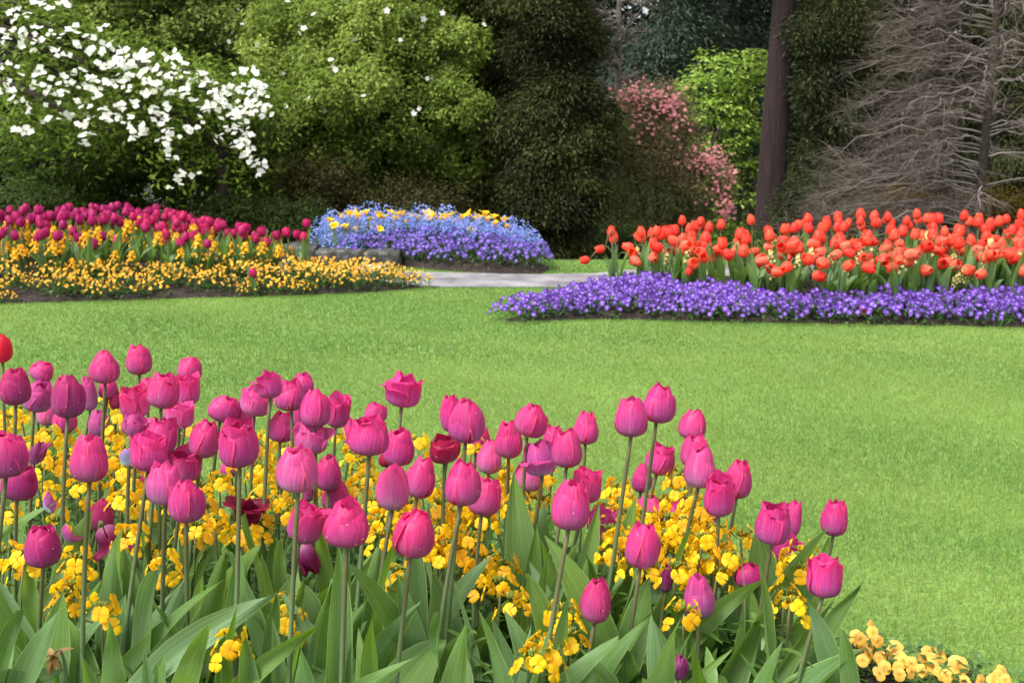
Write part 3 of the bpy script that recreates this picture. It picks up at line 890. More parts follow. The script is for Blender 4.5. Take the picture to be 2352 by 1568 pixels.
def hero_leaf(tip, foot, width, turn, seed):
    """a leaf from foot to tip as seen by the camera, with its own fold and waves"""
    r = random.Random(seed)
    ns, nt = 17, 7
    s = np.linspace(0, 1, ns); t = np.linspace(-1, 1, nt)
    tip, foot = np.array(tip), np.array(foot)
    ax = tip - foot
    mid = foot + ax * 0.55 + np.array([-ax[0] * 0.22, r.uniform(-.01, .03), 0.02])
    sp = bez(foot, mid, tip, ns)
    T = unit(np.gradient(sp, axis=0))
    view = unit(np.array([r.gauss(0, .25) + turn * r.choice([-1, 1]), -1.0, 0.25])[None, :])[0]
    side = unit(np.cross(T, view[None, :]))
    nor = np.cross(side, T)
    w = width / 2 * np.interp(s, [0, .08, .3, .5, .68, .82, .92, .97, 1], [.34, .46, .86, 1.0, .92, .66, .36, .18, .01])
    f = r.choice([1, -1, 1]) * np.interp(s, [0, .25, .7, 1], [1.0, .55, .35, .5])
    tw = r.gauss(0, .25) * (s - .3) * 2
    lat = w[:, None] * t[None, :] * np.cos(f)[:, None]
    out = w[:, None] * np.abs(t[None, :]) ** 1.5 * np.sin(f)[:, None]
    out = out + 0.26 * width * np.sin(r.uniform(5, 9) * s[:, None] + r.random() * 6 + (t[None, :] > 0) * 2) * np.abs(t[None, :]) ** 1.6
    c, si = np.cos(tw)[:, None], np.sin(tw)[:, None]
    lat, out = lat * c - out * si, lat * si + out * c
    V = sp[:, None] + lat[..., None] * side[:, None] + out[..., None] * nor[:, None]
    uv = np.stack(np.broadcast_arrays(s[:, None], t[None, :]), -1).reshape(-1, 2)
    return npmesh('leaf', V.reshape(-1, 3), grid_faces(ns, nt), M['tulip_leaf'], uv=uv, smooth=True)

GR_P = 'flowerless tulip plants among the tulips'
for i, (tx, ty, fx, fy, w, turn) in enumerate(HERO):
    zt = 0.36 + rnd.uniform(-.02, .02)
    d = (CAM_H - zt) * FPX / (ty - 301) / 1.0
    d = min(2.3, max(1.28, d * .935))
    tip = at(tx, ty, d)
    vis = at(fx, fy, d)
    foot = tip + (vis - tip) * max(1.0, (tip.z - 0.0) / max(0.05, tip.z - vis.z)) if vis.z > 0 else vis
    foot = Vector((foot.x, foot.y, 0.0))
    g = Vector((foot.x, foot.y, BED_N.z(foot.x, foot.y)))
    lab = uniq_label(rnd.choice(['broad-leaved flowerless plant', 'upright tulip leaf']), tx, ty + 20, REFS, used_labels)
    root = empty('tulip_plant', g, lab, 'tulip plant', GR_P)
    me = hero_leaf(tip - g, Vector((0, 0, -0.01)), w * 1.22 * px(d), turn, 900 + i)
    link('leaf', me, root)
    k = rnd.random()
    if k < .75: link('leaf', rnd.choice(LEAVES), root, (0, 0.015, -0.01), (0, 0, rnd.uniform(.3, 2.8)), rnd.uniform(.85, 1.15))

# ------------------------------------------------------------------ yellow wallflowers near the camera
YEL = np.array((0.93, 0.57, 0.012))
def flower4(r, size, col, nrm, pos, rng=5, petals=4):
    """a four-petalled wallflower blossom: V, F, colours"""
    q = np.array(Vector((0, 0, 1)).rotation_difference(Vector(nrm)).to_matrix())
    Vs, Fs, Cs, n = [], [], [], 0
    a0 = r.random() * 6.28
    for k in range(petals):
        a = a0 + k * 2 * PI / petals + r.gauss(0, .12)
        cup = r.uniform(.05, .45); ln = size * .5 * r.uniform(.88, 1.1); wd = ln * r.uniform(.50, .60)
        s = np.array([0.05, .35, .7, .92, 1.0]); wv = np.array([.12, .55, 1.0, .8, .35]) * wd
        t = np.linspace(-1, 1, rng)
        X = (s * ln)[:, None] + 0 * t[None, :]
        X = X - 0.10 * ln * (t[None, :] ** 2) * s[:, None]
        Y = wv[:, None] * t[None, :]
        Z = (cup * ln * s ** 1.5)[:, None] * 0.8 - .22 * ln * (s ** 3)[:, None] + .05 * ln * np.sin(t[None, :] * 4 + r.random() * 6) * s[:, None] - .10 * ln * (t[None, :] ** 2) * s[:, None]
        c, si = math.cos(a), math.sin(a)
        V = np.stack([X * c - Y * si, X * si + Y * c, Z], -1).reshape(-1, 3)
        Vs.append(V); Fs.append(grid_faces(5, rng) + n); n += len(V)
        cc = np.array(col) * r.uniform(.88, 1.08)
        g = np.interp(s, [0, .3, 1], [.62, .92, 1.0])
        Cs.append((cc[None, None, :] * np.stack([np.ones(5), g, g * .9], -1)[:, None, :] + 0 * t[None, :, None]).reshape(-1, 3))
    return np.concatenate(Vs) @ q.T + np.array(pos), np.concatenate(Fs), np.concatenate(Cs)

def blossom_mesh(seed):
    r = random.Random(seed)
    mb = MB()
    V, F, C = flower4(r, 0.0255, YEL * np.array([1, r.uniform(.9, 1.12), 1]), (0, 0, 1), (0, 0, 0.006))
    mb.add(V, F, C)
    V, F, _ = tube([(0, 0, -0.010), (0, 0, 0.0), (0, 0, 0.005)], [.0009, .0015, .0019], 5)
    mb.add(V, F, (.22, .24, .03))
    return mb.mesh('blossom', M['petals'], True)
BLOSSOM = [blossom_mesh(i) for i in range(7)]

def narrow_leaf(L, W, a, pitch, pos, col, r, ns=6):
    s = np.linspace(0, 1, ns)
    w = W / 2 * np.array([.25, .8, 1.0, .85, .5, .02])
    droop = r.uniform(.3, 1.1)
    th = pitch - droop * 1.2 * s
    x = np.concatenate([[0], np.cumsum(np.cos(th[:-1]))]) * L / (ns - 1)
    z = np.concatenate([[0], np.cumsum(np.sin(th[:-1]))]) * L / (ns - 1)
    P = np.stack([np.stack([x, -w, z + w * .35], -1), np.stack([x, 0 * w, z], -1), np.stack([x, w, z + w * .35], -1)], 1)
    c, si = math.cos(a), math.sin(a)
    V = np.stack([P[..., 0] * c - P[..., 1] * si, P[..., 0] * si + P[..., 1] * c, P[..., 2]], -1).reshape(-1, 3) + np.array(pos)
    cc = np.array(col) * r.uniform(.75, 1.25)
    return V, grid_faces(ns, 3), np.broadcast_to(cc, (len(V), 3))

def wall_foliage(seed, h, n=20):
    r = random.Random(seed)
    mb = MB()
    for i in range(n):
        z = h * (0.05 + 0.80 * (i / n))
        V, F, C = narrow_leaf(r.uniform(.045, .075) * (1.1 - .4 * i / n), r.uniform(.008, .012), i * 2.4 + r.random(), r.uniform(.2, 1.0), (0, 0, z), (.085, .185, .035), r)
        mb.add(V, F, C)
    return mb.mesh('foliage', M['plant'], True)
def bud_mesh(seed):
    r = random.Random(seed)
    mb = MB()
    for i in range(15):
        a, t = r.random() * 6.28, math.sqrt(r.random()) * .7
        dv = np.array([math.sin(t) * math.cos(a), math.sin(t) * math.sin(a), math.cos(t)])
        p0 = dv * .006; ln = r.uniform(.008, .013)
        V, F, _ = tube([p0, p0 + dv * ln * .5, p0 + dv * ln * .9, p0 + dv * ln * 1.1], [.0007, .0015, .0020, .0005], 5)
        mb.add(V, F, (.55, .30, .015) if r.random() < .22 else (.17, .24, .03))
    return mb.mesh('bud_cluster', M['plant'], True)
WF_FOL = [wall_foliage(i, h) for i, h in enumerate((.26, .30, .34, .28))]
BUDS = [bud_mesh(i) for i in range(3)]
WALL = [(48,965,7),(5,1030,7),(112,1025,7),(160,1020,7),(215,1060,6),(228,1120,7),(262,1085,7),(180,1150,6),(330,1010,6),(300,1000,6),(335,1180,6),(280,1180,7),(405,1190,6),(460,1150,6),(505,1130,6),(470,1200,6),(560,1090,6),(640,1180,7),(655,1060,6),(590,1190,6),
 (660,1210,6),(770,1030,6),(810,1070,6),(820,1150,7),(905,1210,7),(935,1190,6),(985,1150,6),(1010,1190,6),(1050,1150,6),(1110,1220,7),(1190,1190,7),(1205,1140,6),(1240,1180,6),(1130,1165,6),(1250,1120,5),(1390,1200,6),(1400,1250,7),(1480,1215,6),(1520,1180,7),(1525,1260,8),(1640,1250,7),(1500,1290,7),(1550,1340,6),(1455,1330,6),(20,985,9),(70,1050,7),(97,1108,6),(125,1085,7),(152,1078,6),(182,1095,6),(272,982,8),(262,1022,8),(250,1052,6),(287,1062,8),(296,1110,6),(300,1150,6),(314,1130,7),(250,930,6),
 (440,1010,5),(600,1062,9),(616,1030,8),(625,1112,9),(608,1150,8),(598,1100,6),(834,1092,8),(845,1128,7),(860,1185,8),(872,1228,8),(880,1262,6),(960,1040,6),(1082,1045,5),(1150,1108,7),(1176,1135,8),(1160,1160,6),
 (1060,1195,9),(1075,1215,8),(1000,1265,9),(1028,1288,9),(1060,1300,8),(1112,1312,8),(1098,1352,9),(1150,1375,8),(1015,1240,8),(1078,1268,8),(982,1290,6),(1160,1330,6),(430,1252,6),(452,1242,7),(492,1232,7),(588,1243,8),(560,1256,7),
 (312,1256,9),(292,1262,7),(58,1310,7),(55,1335,6),(178,1318,8),(172,1340,6),(150,1405,9),(165,1380,7),(236,1437,8),(376,1318,7),(380,1345,6),(662,1420,7),(664,1458,7),(534,1512,10),(926,1370,8),(918,1345,6),
 (1176,1412,6),(1216,1420,6),(1292,1440,9),(1252,1520,10),(1270,1545,8),(1230,1550,8),(1425,1270,9),(1402,1300,8),(1420,1152,8),(1432,1180,8),(1442,1210,6),(1558,1128,8),(1572,1115,6),(1590,1182,9),(1570,1232,9),
 (1602,1242,9),(1540,1222,8),(1612,1272,9),(1560,1272,8),(1632,1302,8),(1578,1312,9),(1662,1312,8),(1684,1332,8),(1645,1350,7),(1760,1290,6),(1790,1332,8),(1822,1318,9),(1842,1300,8),(1832,1342,7),(1800,1402,8),(1812,1422,7),
 (1592,1400,8),(1570,1440,6),(1700,1262,6),(1605,1210,8),(1585,1345,7),(1530,1345,5),(1500,1330,6),(1310,1500,6),(120,1160,6),(205,1130,5),(130,1230,4),(720,1150,5),(20,1210,5),(10,1305,5)]
GR_W = 'yellow wallflowers among the magenta tulips'
for i, (x, y, n) in enumerate(WALL):
    zc = (0.36 if y < 1300 else 0.345) + rnd.uniform(-.03, .03)
    d = min(2.70, max(1.36, (CAM_H - zc) * FPX / (y - 301)))
    top = at(x, y, d)
    g = Vector((top.x + rnd.uniform(-.05, .03), d + rnd.uniform(-.02, .05), 0))
    g.z = BED_N.z(g.x, g.y)
    lab = uniq_label(['yellow wallflower', 'golden wallflower spike', 'clustered yellow wallflower'][i % 3], x, y, REFS, used_labels)
    root = empty('wallflower', g, lab, 'wallflower', GR_W)
    e = top - g + Vector((0, 0, .020))
    link('stem', stem_mesh((0, 0, -.01), e, .0030, .0018, rnd.uniform(-.01, .01), 7, 6), root)
    link('foliage', WF_FOL[i % 4], root, (0, 0, 0), (e.y / max(.1, e.z) * -.8, e.x / max(.1, e.z) * .8, rnd.random() * 6.28), (1, 1, max(.5, e.z / .32)))
    link('bud_cluster', BUDS[i % 3], root, e, (0, 0, rnd.random() * 6))
    n += 0 if y < 1260 else -1
    for j in range(n):
        a = j * 2.4 + rnd.uniform(-.3, .3)
        hz = .014 - .040 * (j / n) + rnd.uniform(-.004, .004)
        rr = .010 + .012 * min(1, j / n + .35)
        nv = Vector((math.cos(a), math.sin(a), rnd.uniform(.1, .9))).normalized()
        link('blossom', BLOSSOM[(i + j) % 7], root, e + Vector((math.cos(a) * rr, math.sin(a) * rr, hz)), Vector((0, 0, 1)).rotation_difference(nv) @ Quaternion((0, 0, 1), rnd.random() * 6), rnd.uniform(.85, 1.15))

# ------------------------------------------------------------------ low leaves between the stems
def undergrowth():
    r = random.Random(5)
    mb = MB()
    P = sample_bed(BED_N, 7000, None, 0, (-1.7, 1.0), (0.86, 3.2))
    for (x, y) in P:
        ed = BED_N.edge([(x, y)])[0]
        if x > .285 * y or (x > .45 and ed < .2): continue
        z = r.random() ** 1.4 * ((.27 if x > .1 else .19) if ed > .16 else .10)
        V, F, C = narrow_leaf(r.uniform(.05, .10), r.uniform(.008, .018), r.random() * 6.28, r.uniform(.1, 1.2), (x, y, .02 + z), r.choice([(.05, .12, .022), (.08, .17, .03), (.11, .21, .045)]), r)
        mb.add(V, F, C)
    o = link('undergrowth', mb.mesh('undergrowth', M['plant'], True))
    tag(o, 'low narrow green leaves filling the tulip bed between the stems', 'undergrowth', kind='stuff')
undergrowth()

# ------------------------------------------------------------------ loose petals and a dead flower head
PETAL = [bloom_arrays(700 + i, close=.3, rmax=.4, spread=.02, petals=1).mesh('petal', M['magenta_petal'], True) for i in range(2)]
for (x, y, d, rot, sz, col, lab) in [(276, 1068, 1.72, (1.2, .4, 1.0), .052, (.9, 2.6, 1.8), 'fallen lilac petal lying sideways beside the open tulip at the upper left of the bed'),
                                     (118, 1172, 1.85, (.6, 1.0, 2.2), .050, (.85, 2.2, 1.6), 'fallen mauve petal caught on a leaf near the photo edge'),
                                     (1166, 1146, 1.95, (2.6, .3, .4), .046, (.9, 1.9, 1.2), 'drooping pink petal caught on yellow wallflowers in the middle of the bed'),
                                     (165, 1228, 1.80, (.8, .5, .3), .050, (.85, 2.0, 1.5), 'lilac petal lying between leaves above the solitary deep purple tulip')]:
    p = at(x, y, d)
    tag(link('fallen_petal', PETAL[x % 2], None, p, rot, sz, (*col, 1)), lab, 'petal', 'fallen tulip petals in the bed')
p = at(122, 1508, 1.52)
root = empty('dead_daffodil', (p.x + .01, p.y, 0.04), 'withered brown flower head hanging among leaves in the bottom corner', 'dead flower')
e = p - Vector(root.location)
V, F, uv = tube(bez((0, 0, 0), (.015, .01, e.z * 1.25), e, 9), np.linspace(.003, .0018, 9), 6)
link('stem', npmesh('stem', V, F, M['tulip_stem'], uv=uv, smooth=True), root)
mb = MB()
r_ = random.Random(3)
for j in range(12):
    V, F, C = narrow_leaf(r_.uniform(.018, .034), r_.uniform(.008, .013), r_.random() * 6.28, r_.uniform(-1.2, .9), e, (.42, .24, .10), r_)
    mb.add(V, F, C)
link('flower_head', mb.mesh('flower_head', M['plant'], True), root)

# ------------------------------------------------------------------ violas
def viola_flower(r, size, cols, nrm, pos, lo=False):
    """five petals: two up, two at the sides, one wide below, round a dark eye"""
    q = Vector((0, 0, 1)).rotation_difference(Vector(nrm))
    # keep the two upper petals up
    up = q @ Vector((0, 1, 0))
    q = np.array((q @ Quaternion((0, 0, 1), r.gauss(0, .35))).to_matrix())
    n = 4 if lo else 6
    Vs, Fs, Cs, k = [], [], [], 0
    for (a, ln, wd, ci, zz) in ((1.05, .50, .27, 0, -.02), (2.09, .50, .27, 0, -.03), (0.05, .46, .24, 1, .0), (3.09, .46, .24, 1, .0), (-1.57, .52, .36, 2, .02)):
        ln, wd = ln * size * r.uniform(.9, 1.1), wd * size * r.uniform(.9, 1.1)
        th = np.linspace(0, 2 * PI, n + 2, endpoint=False)
        X = ln * .52 + np.cos(th) * ln * .50
        Y = np.sin(th) * wd
        Z = zz * size + .10 * ln * np.sin(th * 2 + r.random() * 6) - .12 * ln * (X / ln) ** 2
        X = np.concatenate([[ln * .5], X]); Y = np.concatenate([[0], Y]); Z = np.concatenate([[zz * size + .05 * ln], Z])
        c, si = math.cos(a), math.sin(a)
        V = np.stack([X * c - Y * si, X * si + Y * c, Z], -1)
        m = n + 2
        j = np.arange(m)
        F = np.stack([np.zeros(m, int), 1 + j, 1 + (j + 1) % m], -1) + k
        cc = np.array(cols[ci]) * r.uniform(.85, 1.12)
        C = np.repeat(cc[None], len(V), 0).copy()
        C[X < ln * .16] = cols[3]
        Vs.append(V); Fs.append(F); Cs.append(C); k += len(V)
    return np.concatenate(Vs) @ q.T + np.array(pos), np.concatenate(Fs), np.concatenate(Cs)

PUR = [(.090, .018, .27), (.165, .062, .44), (.21, .095, .52), (.52, .42, .72)]
YLW = [(.88, .56, .13), (.88, .54, .11), (.90, .56, .09), (.55, .28, .03)]
VIO = [(.10, .045, .34), (.155, .085, .47), (.17, .10, .50), (.45, .38, .45)]

def round_leaves(mb, r, n, rad, h, col, L=.028, W=.014):
    for i in range(n):
        a = r.random() * 6.28; k = math.sqrt(r.random()) * rad
        z = h * (1 - (k / rad) ** 2 * .6) * r.uniform(.25, 1.0)
        V, F, C = narrow_leaf(L * r.uniform(.7, 1.3), W * r.uniform(.8, 1.2), a + r.gauss(0, .7), r.uniform(0, 1.2), (k * math.cos(a), k * math.sin(a), z), col, r, 6)
        mb.add(V, F, C)

def viola_plant_meshes(seed, cols, nfl, rad, h, size, col=(.055, .13, .025)):
    r = random.Random(seed)
    fo, fl = MB(), MB()
    round_leaves(fo, r, 44, rad * 1.1, h * .9, col)
    for i in range(nfl):
        a = i * 2.4 + r.random() * .8; k = math.sqrt((i + .5) / nfl) * rad * 1.05
        z = h * (1 - (k / rad) ** 2 * .45) * r.uniform(.85, 1.12)
        p = (k * math.cos(a), k * math.sin(a), z)
        nv = Vector((math.cos(a) * .35 + r.gauss(0, .3), -.75 + math.sin(a) * .3 + r.gauss(0, .3), .55 + r.gauss(0, .25))).normalized()
        V, F, C = viola_flower(r, size * r.uniform(.85, 1.15), cols, nv, p, True)
        fl.add(V, F, C)
        V, F, _ = tube([(p[0] * .8, p[1] * .8, z * .5), (p[0] * .95, p[1] * .95, z * .8), p], [.0010, .0010, .0008], 4)
        fo.add(V, F, (.09, .16, .03))
    return fo.mesh('foliage', M['plant']), fl.mesh('flower_cluster', M['petals'], True)

def plant_copies(name, pairs, P, zf, labf, cat, group, sc=(.85, 1.2), turn=True):
    for i, (x, y) in enumerate(P):
        fo, fl = pairs[i % len(pairs)]
        lab = labf(i, x, y)
        root = empty(name, (x, y, zf(x, y)), lab, cat, group, rnd.uniform(-.6, .6) if turn else 0)
        s = rnd.uniform(*sc)
        link('foliage', fo, root, scale=s)
        link('flower_cluster', fl, root, scale=s)

# the few yellow violas in the near corner, each flower where the photograph shows it
NV = [(1360,945),(1385,965),(1455,890),(1460,925),(1385,1005),(1440,1000),(1490,980),(1437,1060),(1502,1075),(1595,1015),(1573,1048),(1612,1060),(1640,1090),(1690,1110),(1500,1165),(1612,1140),(1618,1172),(1530,1130),
      (1768,1080),(1785,1045),(1815,1085),(1855,1055),(1750,1150),(1812,1130),(1858,1165),(1960,1132),(2215,1168),(2205,1200),(2240,1205),(2100,1212),(2010,1215),(2170,1210),(1900,1180),(1690,1160),(1400,1090),(1350,1000)]
NVW = {25: 1.6, 19: 1.2, 21: 1.25, 26: 1.3, 27: 1.4, 7: 1.15, 9: 1.2}
near_fl = []
for j, (zx, zy) in enumerate(NV):
    x, y = 1435.5 + zx * .3897, 1091 + zy * .3897
    z = .115 + (.03 if zy < 1000 else 0)
    d = (CAM_H - z) * FPX / (y - 301)
    d = min(2.25, max(1.80, d))
    near_fl.append((at(x, y, d), NVW.get(j, 1.0)))
cents = [(1400, 1000), (1480, 1090), (1600, 1090), (1790, 1110), (1960, 1190), (2120, 1240), (2215, 1230)]
VIOLA_W = ['yellow viola tuft against the torn pale tulip leaf', 'yellow viola tuft between the torn leaf and a fuller clump', 'fullest yellow viola clump along the lawn edge by the camera', 'yellow viola clump with dark-whiskered faces turned up to the lawn',
           'lone large yellow viola face with dark whiskers', 'yellow viola barely rising into the photo at the bottom', 'last pair of yellow violas in the bottom corner of the lawn edge']
groups = {}
for p, sz in near_fl:
    sx = 1176 + p.x / (p.y) * FPX * .985
    best = min(range(len(cents)), key=lambda c: abs((1435.5 + cents[c][0] * .3897) - sx))
    groups.setdefault(best, []).append((p, sz))
for c, fl in groups.items():
    r = random.Random(60 + c)
    cx = sum(p.x for p, _ in fl) / len(fl); cy = sum(p.y for p, _ in fl) / len(fl) + .02
    root = empty('viola_plant', (cx, cy, .01), VIOLA_W[c], 'viola', 'yellow violas at the near lawn edge')
    g = Vector((cx, cy, .01))
    mb = MB()
    round_leaves(mb, r, 60, .075, .075, (.07, .15, .03), .022, .010)
    for p, sz in fl:
        e = p - g
        V, F, _ = tube(bez((e.x * .5, e.y * .5 + .02, 0), (e.x * .9, e.y + .02, e.z * .8), (e.x, e.y + .004, e.z), 5), .0011, 5)
        mb.add(V, F, (.10, .17, .035))
    link('foliage', mb.mesh('foliage', M['plant']), root)
    for p, sz in fl:
        nv = Vector((r.gauss(0, .3), -.85, .45 + r.gauss(0, .2))).normalized()
        V, F, C = viola_flower(r, .0265 * sz, YLW, nv, (0, 0, 0))
        m2 = MB(); m2.add(V, F, C)
        link('flower', m2.mesh('flower', M['petals'], True), root, p - g)

# ------------------------------------------------------------------ right-hand bed: purple violas, red tulips, pale wallflowers
CARPET_BACK = [(-.2, 6.2), (.28, 6.55), (.55, 7.05), (.80, 6.98), (.99, 6.78), (1.38, 6.36), (1.98, 6.28), (2.9, 6.36), (4.2, 6.4)]
def behind_carpet(Q): return Q[:, 1] > np.interp(Q[:, 0], [p[0] for p in CARPET_BACK], [p[1] for p in CARPET_BACK])
PV = [viola_plant_meshes(200 + i, PUR, 19, .095, .115, .029) for i in range(5)]
Pc = sample_bed(BED_R, 270, lambda Q: ~behind_carpet(Q) & (BED_R.edge(Q) > .0) & (Q[:, 0] < 3.6), .083)
def lab_carpet(i, x, y):
    f = y - np.interp(x, [p[0] for p in f_right], [p[1] for p in f_right])
    if x < .15: return 'purple viola plant at the pointed tip of the violet carpet'
    if f < .16: return 'purple viola plant at the lawn edge of the violet carpet'
    if x < 1.1: return 'purple viola plant in the wide mounded end of the violet carpet'
    return 'purple viola plant in the violet carpet at the feet of the red tulips'
plant_copies('purple_viola', PV, Pc, BED_R.z, lab_carpet, 'viola', 'purple violas carpeting the red tulip bed')

def tulip_set(mat, k0, spec):
    return [bloom_mesh(k0 + i, mat, ns=8, nt=6, **s) for i, s in enumerate(spec)]
RED = tulip_set(M['red_petal'], 300, [dict(close=.12, rmax=.36, spread=.02), dict(close=.20, rmax=.38, spread=.04), dict(close=.15, rmax=.40, spread=.03), dict(close=.34, rmax=.40, spread=.1)])
FAR_LEAF = [leaf_mesh(400 + i, L=L, W=W, arch=a, fold=f, wave=.2, twist=.4, ns=9, nt=5) for i, (L, W, a, f) in enumerate([(.30, .05, .3, .5), (.26, .055, .6, .4), (.33, .045, .2, .5), (.24, .05, 1.1, .4)])]
STEMS = {}
def up_stem(h):
    k = round(h, 2)
    if k not in STEMS: STEMS[k] = stem_mesh((0, 0, 0), (0, 0, k), .0045, .0036, .012, 6, 5)
    return STEMS[k]
ARCH = {}
def arch_stem(h, out, key):
    if key not in ARCH:
        V, F, uv = tube(bez((0, 0, 0), (.02, 0, h * 1.55), (out, 0, h), 10), np.linspace(.0045, .0034, 10), 5)
        ARCH[key] = npmesh('stem', V, F, M['tulip_stem'], uv=uv, smooth=True)
    return ARCH[key]

def far_tulip(x, y, z, h, blooms, lab, cat_group, tone=(1, 1, 1), size=.066, bend=None, leaves=2, az=0.0, lw=1.0):
    """bend: None stands upright; else (reach, tilt) arches over towards az"""
    root = empty('red_tulip' if blooms[0] in RED else 'purple_tulip', (x, y, z), lab, 'tulip', cat_group, az)
    me = rnd.choice(blooms)
    s = size * rnd.uniform(.9, 1.1)
    col = tuple(c * rnd.uniform(.92, 1.08) for c in tone) + (1,)
    if bend is None:
        h = round(h, 2)
        link('stem', up_stem(h), root)
        link('bloom', me, root, (0, 0, h - .003), (rnd.gauss(0, .12), rnd.gauss(0, .12), rnd.random() * 6.28), s, col)
    else:
        out, tilt = bend
        key = (round(h, 2), round(out, 2))
        hh, oo = key
        link('stem', arch_stem(hh, oo, (hh, oo)), root)
        q = Quaternion((0, 1, 0), tilt) @ Quaternion((0, 0, 1), rnd.random() * 6.28)
        link('bloom', me, root, (oo, 0, hh), q, s, col)
    for j in range(leaves):
        link('leaf', rnd.choice(FAR_LEAF), root, (0, 0, 0), (0, 0, rnd.random() * 6.28), rnd.uniform(.75, 1.1) * lw)

GR_R = 'red tulips massed in the right-hand bed'
Pr = sample_bed(BED_R, 140, lambda Q: behind_carpet(Q) & (Q[:, 1] > np.interp(Q[:, 0], [.5, 1, 1.5, 4], [6.95, 6.85, 6.6, 6.6])) & (BED_R.edge(Q) > .03) & (Q[:, 0] < 3.7), .078)
for x, y in Pr:
    d2 = 'back rows' if y > 7.3 else 'middle rows'
    sx = 1176 + x / y * FPX
    side = 'towards the open path end' if x < 1.3 else ('before the tall red-barked trunk' if x < 2.0 else 'under the bare grey tree')
    far_tulip(x, y, BED_R.z(x, y), np.interp(y, [6.6, 7.2, 7.8], [.24, .29, .34]) + rnd.uniform(-.03, .04), RED[:3], f'upright red tulip in the {d2} {side}', GR_R, rnd.choice([(1, 1, 1), (1, .9, .85), (1.02, 1.5, 1.2)]), .080)
Pb = sample_bed(BED_R, 150, lambda Q: behind_carpet(Q) & (Q[:, 1] < np.interp(Q[:, 0], [.5, 1, 1.5, 4], [7.5, 7.5, 7.2, 7.2])) & (Q[:, 0] > .62) & (Q[:, 0] < 3.7) & (BED_R.edge(Q) > .03), .068)
for x, y in Pb:
    az = rnd.choice([-2.6, -2.0, -1.57, -1.2, -.6, -.2, 3.3]) + rnd.uniform(-.3, .3)
    side = 'towards the open path end' if x < 1.3 else ('before the tall red-barked trunk' if x < 2.0 else 'under the bare grey tree')
    f = y - np.interp(x, [p[0] for p in CARPET_BACK], [p[1] for p in CARPET_BACK])
    row = 'front rows' if f < .4 else 'inner rows'
    far_tulip(x, y, BED_R.z(x, y), rnd.choice([.20, .24, .27, .30]), RED[:3], f'drooping red tulip on an arched stem in the {row} {side}', GR_R,
              rnd.choice([(1, 1, 1), (1.05, 1.7, 1.5), (1.05, 2.4, 2.2)]), .082, (rnd.choice([.08, .1, .14]), rnd.uniform(1.0, 1.9)), 4, az, .95)
# single ones that stand out
def lone(x, y, Y, lab, bend=None, az=0.0, h=None, blooms=None, grp=GR_R, tone=(1, 1, 1), leaves=2, size=.066):
    p = at(x, y, Y)
    g0 = BED_R.z(p.x, Y) if grp == GR_R else BED_L.z(p.x, Y)
    far_tulip(p.x, Y, g0, (p.z - g0 - .03) if h is None else h, blooms or RED[:3], lab, grp, tone, size, bend, leaves, az)
lone(1975, 507, 7.2, 'topmost red tulip standing above all others in its bed')
lone(1607, 509, 7.3, 'red tulip rising alone near the open path end of its bed')
lone(1567, 508, 7.3, 'tallest red tulip of the knot near the open path end')
lone(2325, 530, 7.1, 'upright red tulip cut by the edge of the photo under the bare tree')
lone(1405, 531, 7.0, 'outermost upright red tulip at the path end of its bed')
p = at(1425, 560, 6.95)
for (tx, ty, hh, lab) in ((1342, 600, .16, 'lowest red tulip hanging far out over the purple violas at the path end'), (1377, 575, .22, 'red tulip hanging sideways out over the path end of its bed')):
    b = at(tx, ty, 6.9)
    root = empty('red_tulip', (p.x, 6.95, .02), lab, 'tulip', GR_R)
    e = b - Vector((p.x, 6.95, .02))
    V, F, uv = tube(bez((0, 0, 0), (-.04, 0, e.z * 2.1), e + Vector((.035, 0, .012)), 12), np.linspace(.0046, .0034, 12), 6)
    link('stem', npmesh('stem', V, F, M['tulip_stem'], uv=uv, smooth=True), root)
    link('bloom', RED[1], root, e + Vector((.035, 0, .012)), Quaternion((0, 1, 0), -1.75), .066, (1, .95, .9, 1))
    link('leaf', FAR_LEAF[0], root, (0, 0, 0), (0, 0, rnd.random() * 6))
b = at(1580, 632, 6.72)
root = empty('red_tulip', (b.x - .02, b.y + .05, .02), 'single red tulip bud low in front of the green leaves', 'tulip', GR_R)
link('stem', stem_mesh((0, 0, 0), (.02, -.05, b.z - .02), .0045, .0036, 0, 6, 5), root)
link('bloom', RED[0], root, (.02, -.05, b.z - .025), (.1, .25, 0), (.062, .062, .068))
b = at(1980, 712, 6.14)
fal = link('fallen_bloom', RED[3], None, (b.x - .02, b.y, b.z - .005), (1.3, .5, .9), (.085, .085, .06), (1.05, 1.2, .9, 1))
tag(fal, 'fallen scarlet tulip bloom lying on the purple viola carpet', 'fallen flower')

def wall_cluster(seed, col, h, n=15, size=.024, spread=.035, fol=(.05, .12, .024), long=.085):
    r = random.Random(seed)
    fo, fl = MB(), MB()
    for i in range(22):
        V, F, C = narrow_leaf(r.uniform(.05, .08), r.uniform(.010, .015), i * 2.4, r.uniform(.2, 1.1), (0, 0, h * i / 24), fol, r)
        fo.add(V, F, C)
    V, F, _ = tube([(0, 0, 0), (.004, 0, h * .5), (0, 0, h)], [.003, .0026, .0018], 5)
    fo.add(V, F, (.10, .15, .04))
    for i in range(n):
        a = i * 2.4 + r.random() * .5; k = (i + .5) / n
        z = h + .012 - long * k
        rr = spread * (.35 + .65 * k) * r.uniform(.6, 1.1)
        nv = Vector((math.cos(a) * .8, math.sin(a) * .8 - .25, .7 + r.gauss(0, .3))).normalized()
        V, F, C = flower4(r, size * r.uniform(.85, 1.2), np.array(col) * r.uniform(.9, 1.05), nv, (math.cos(a) * rr, math.sin(a) * rr, z), 3)
        fl.add(V, F, C)
    return fo.mesh('foliage', M['plant']), fl.mesh('flower_cluster', M['petals'], True)
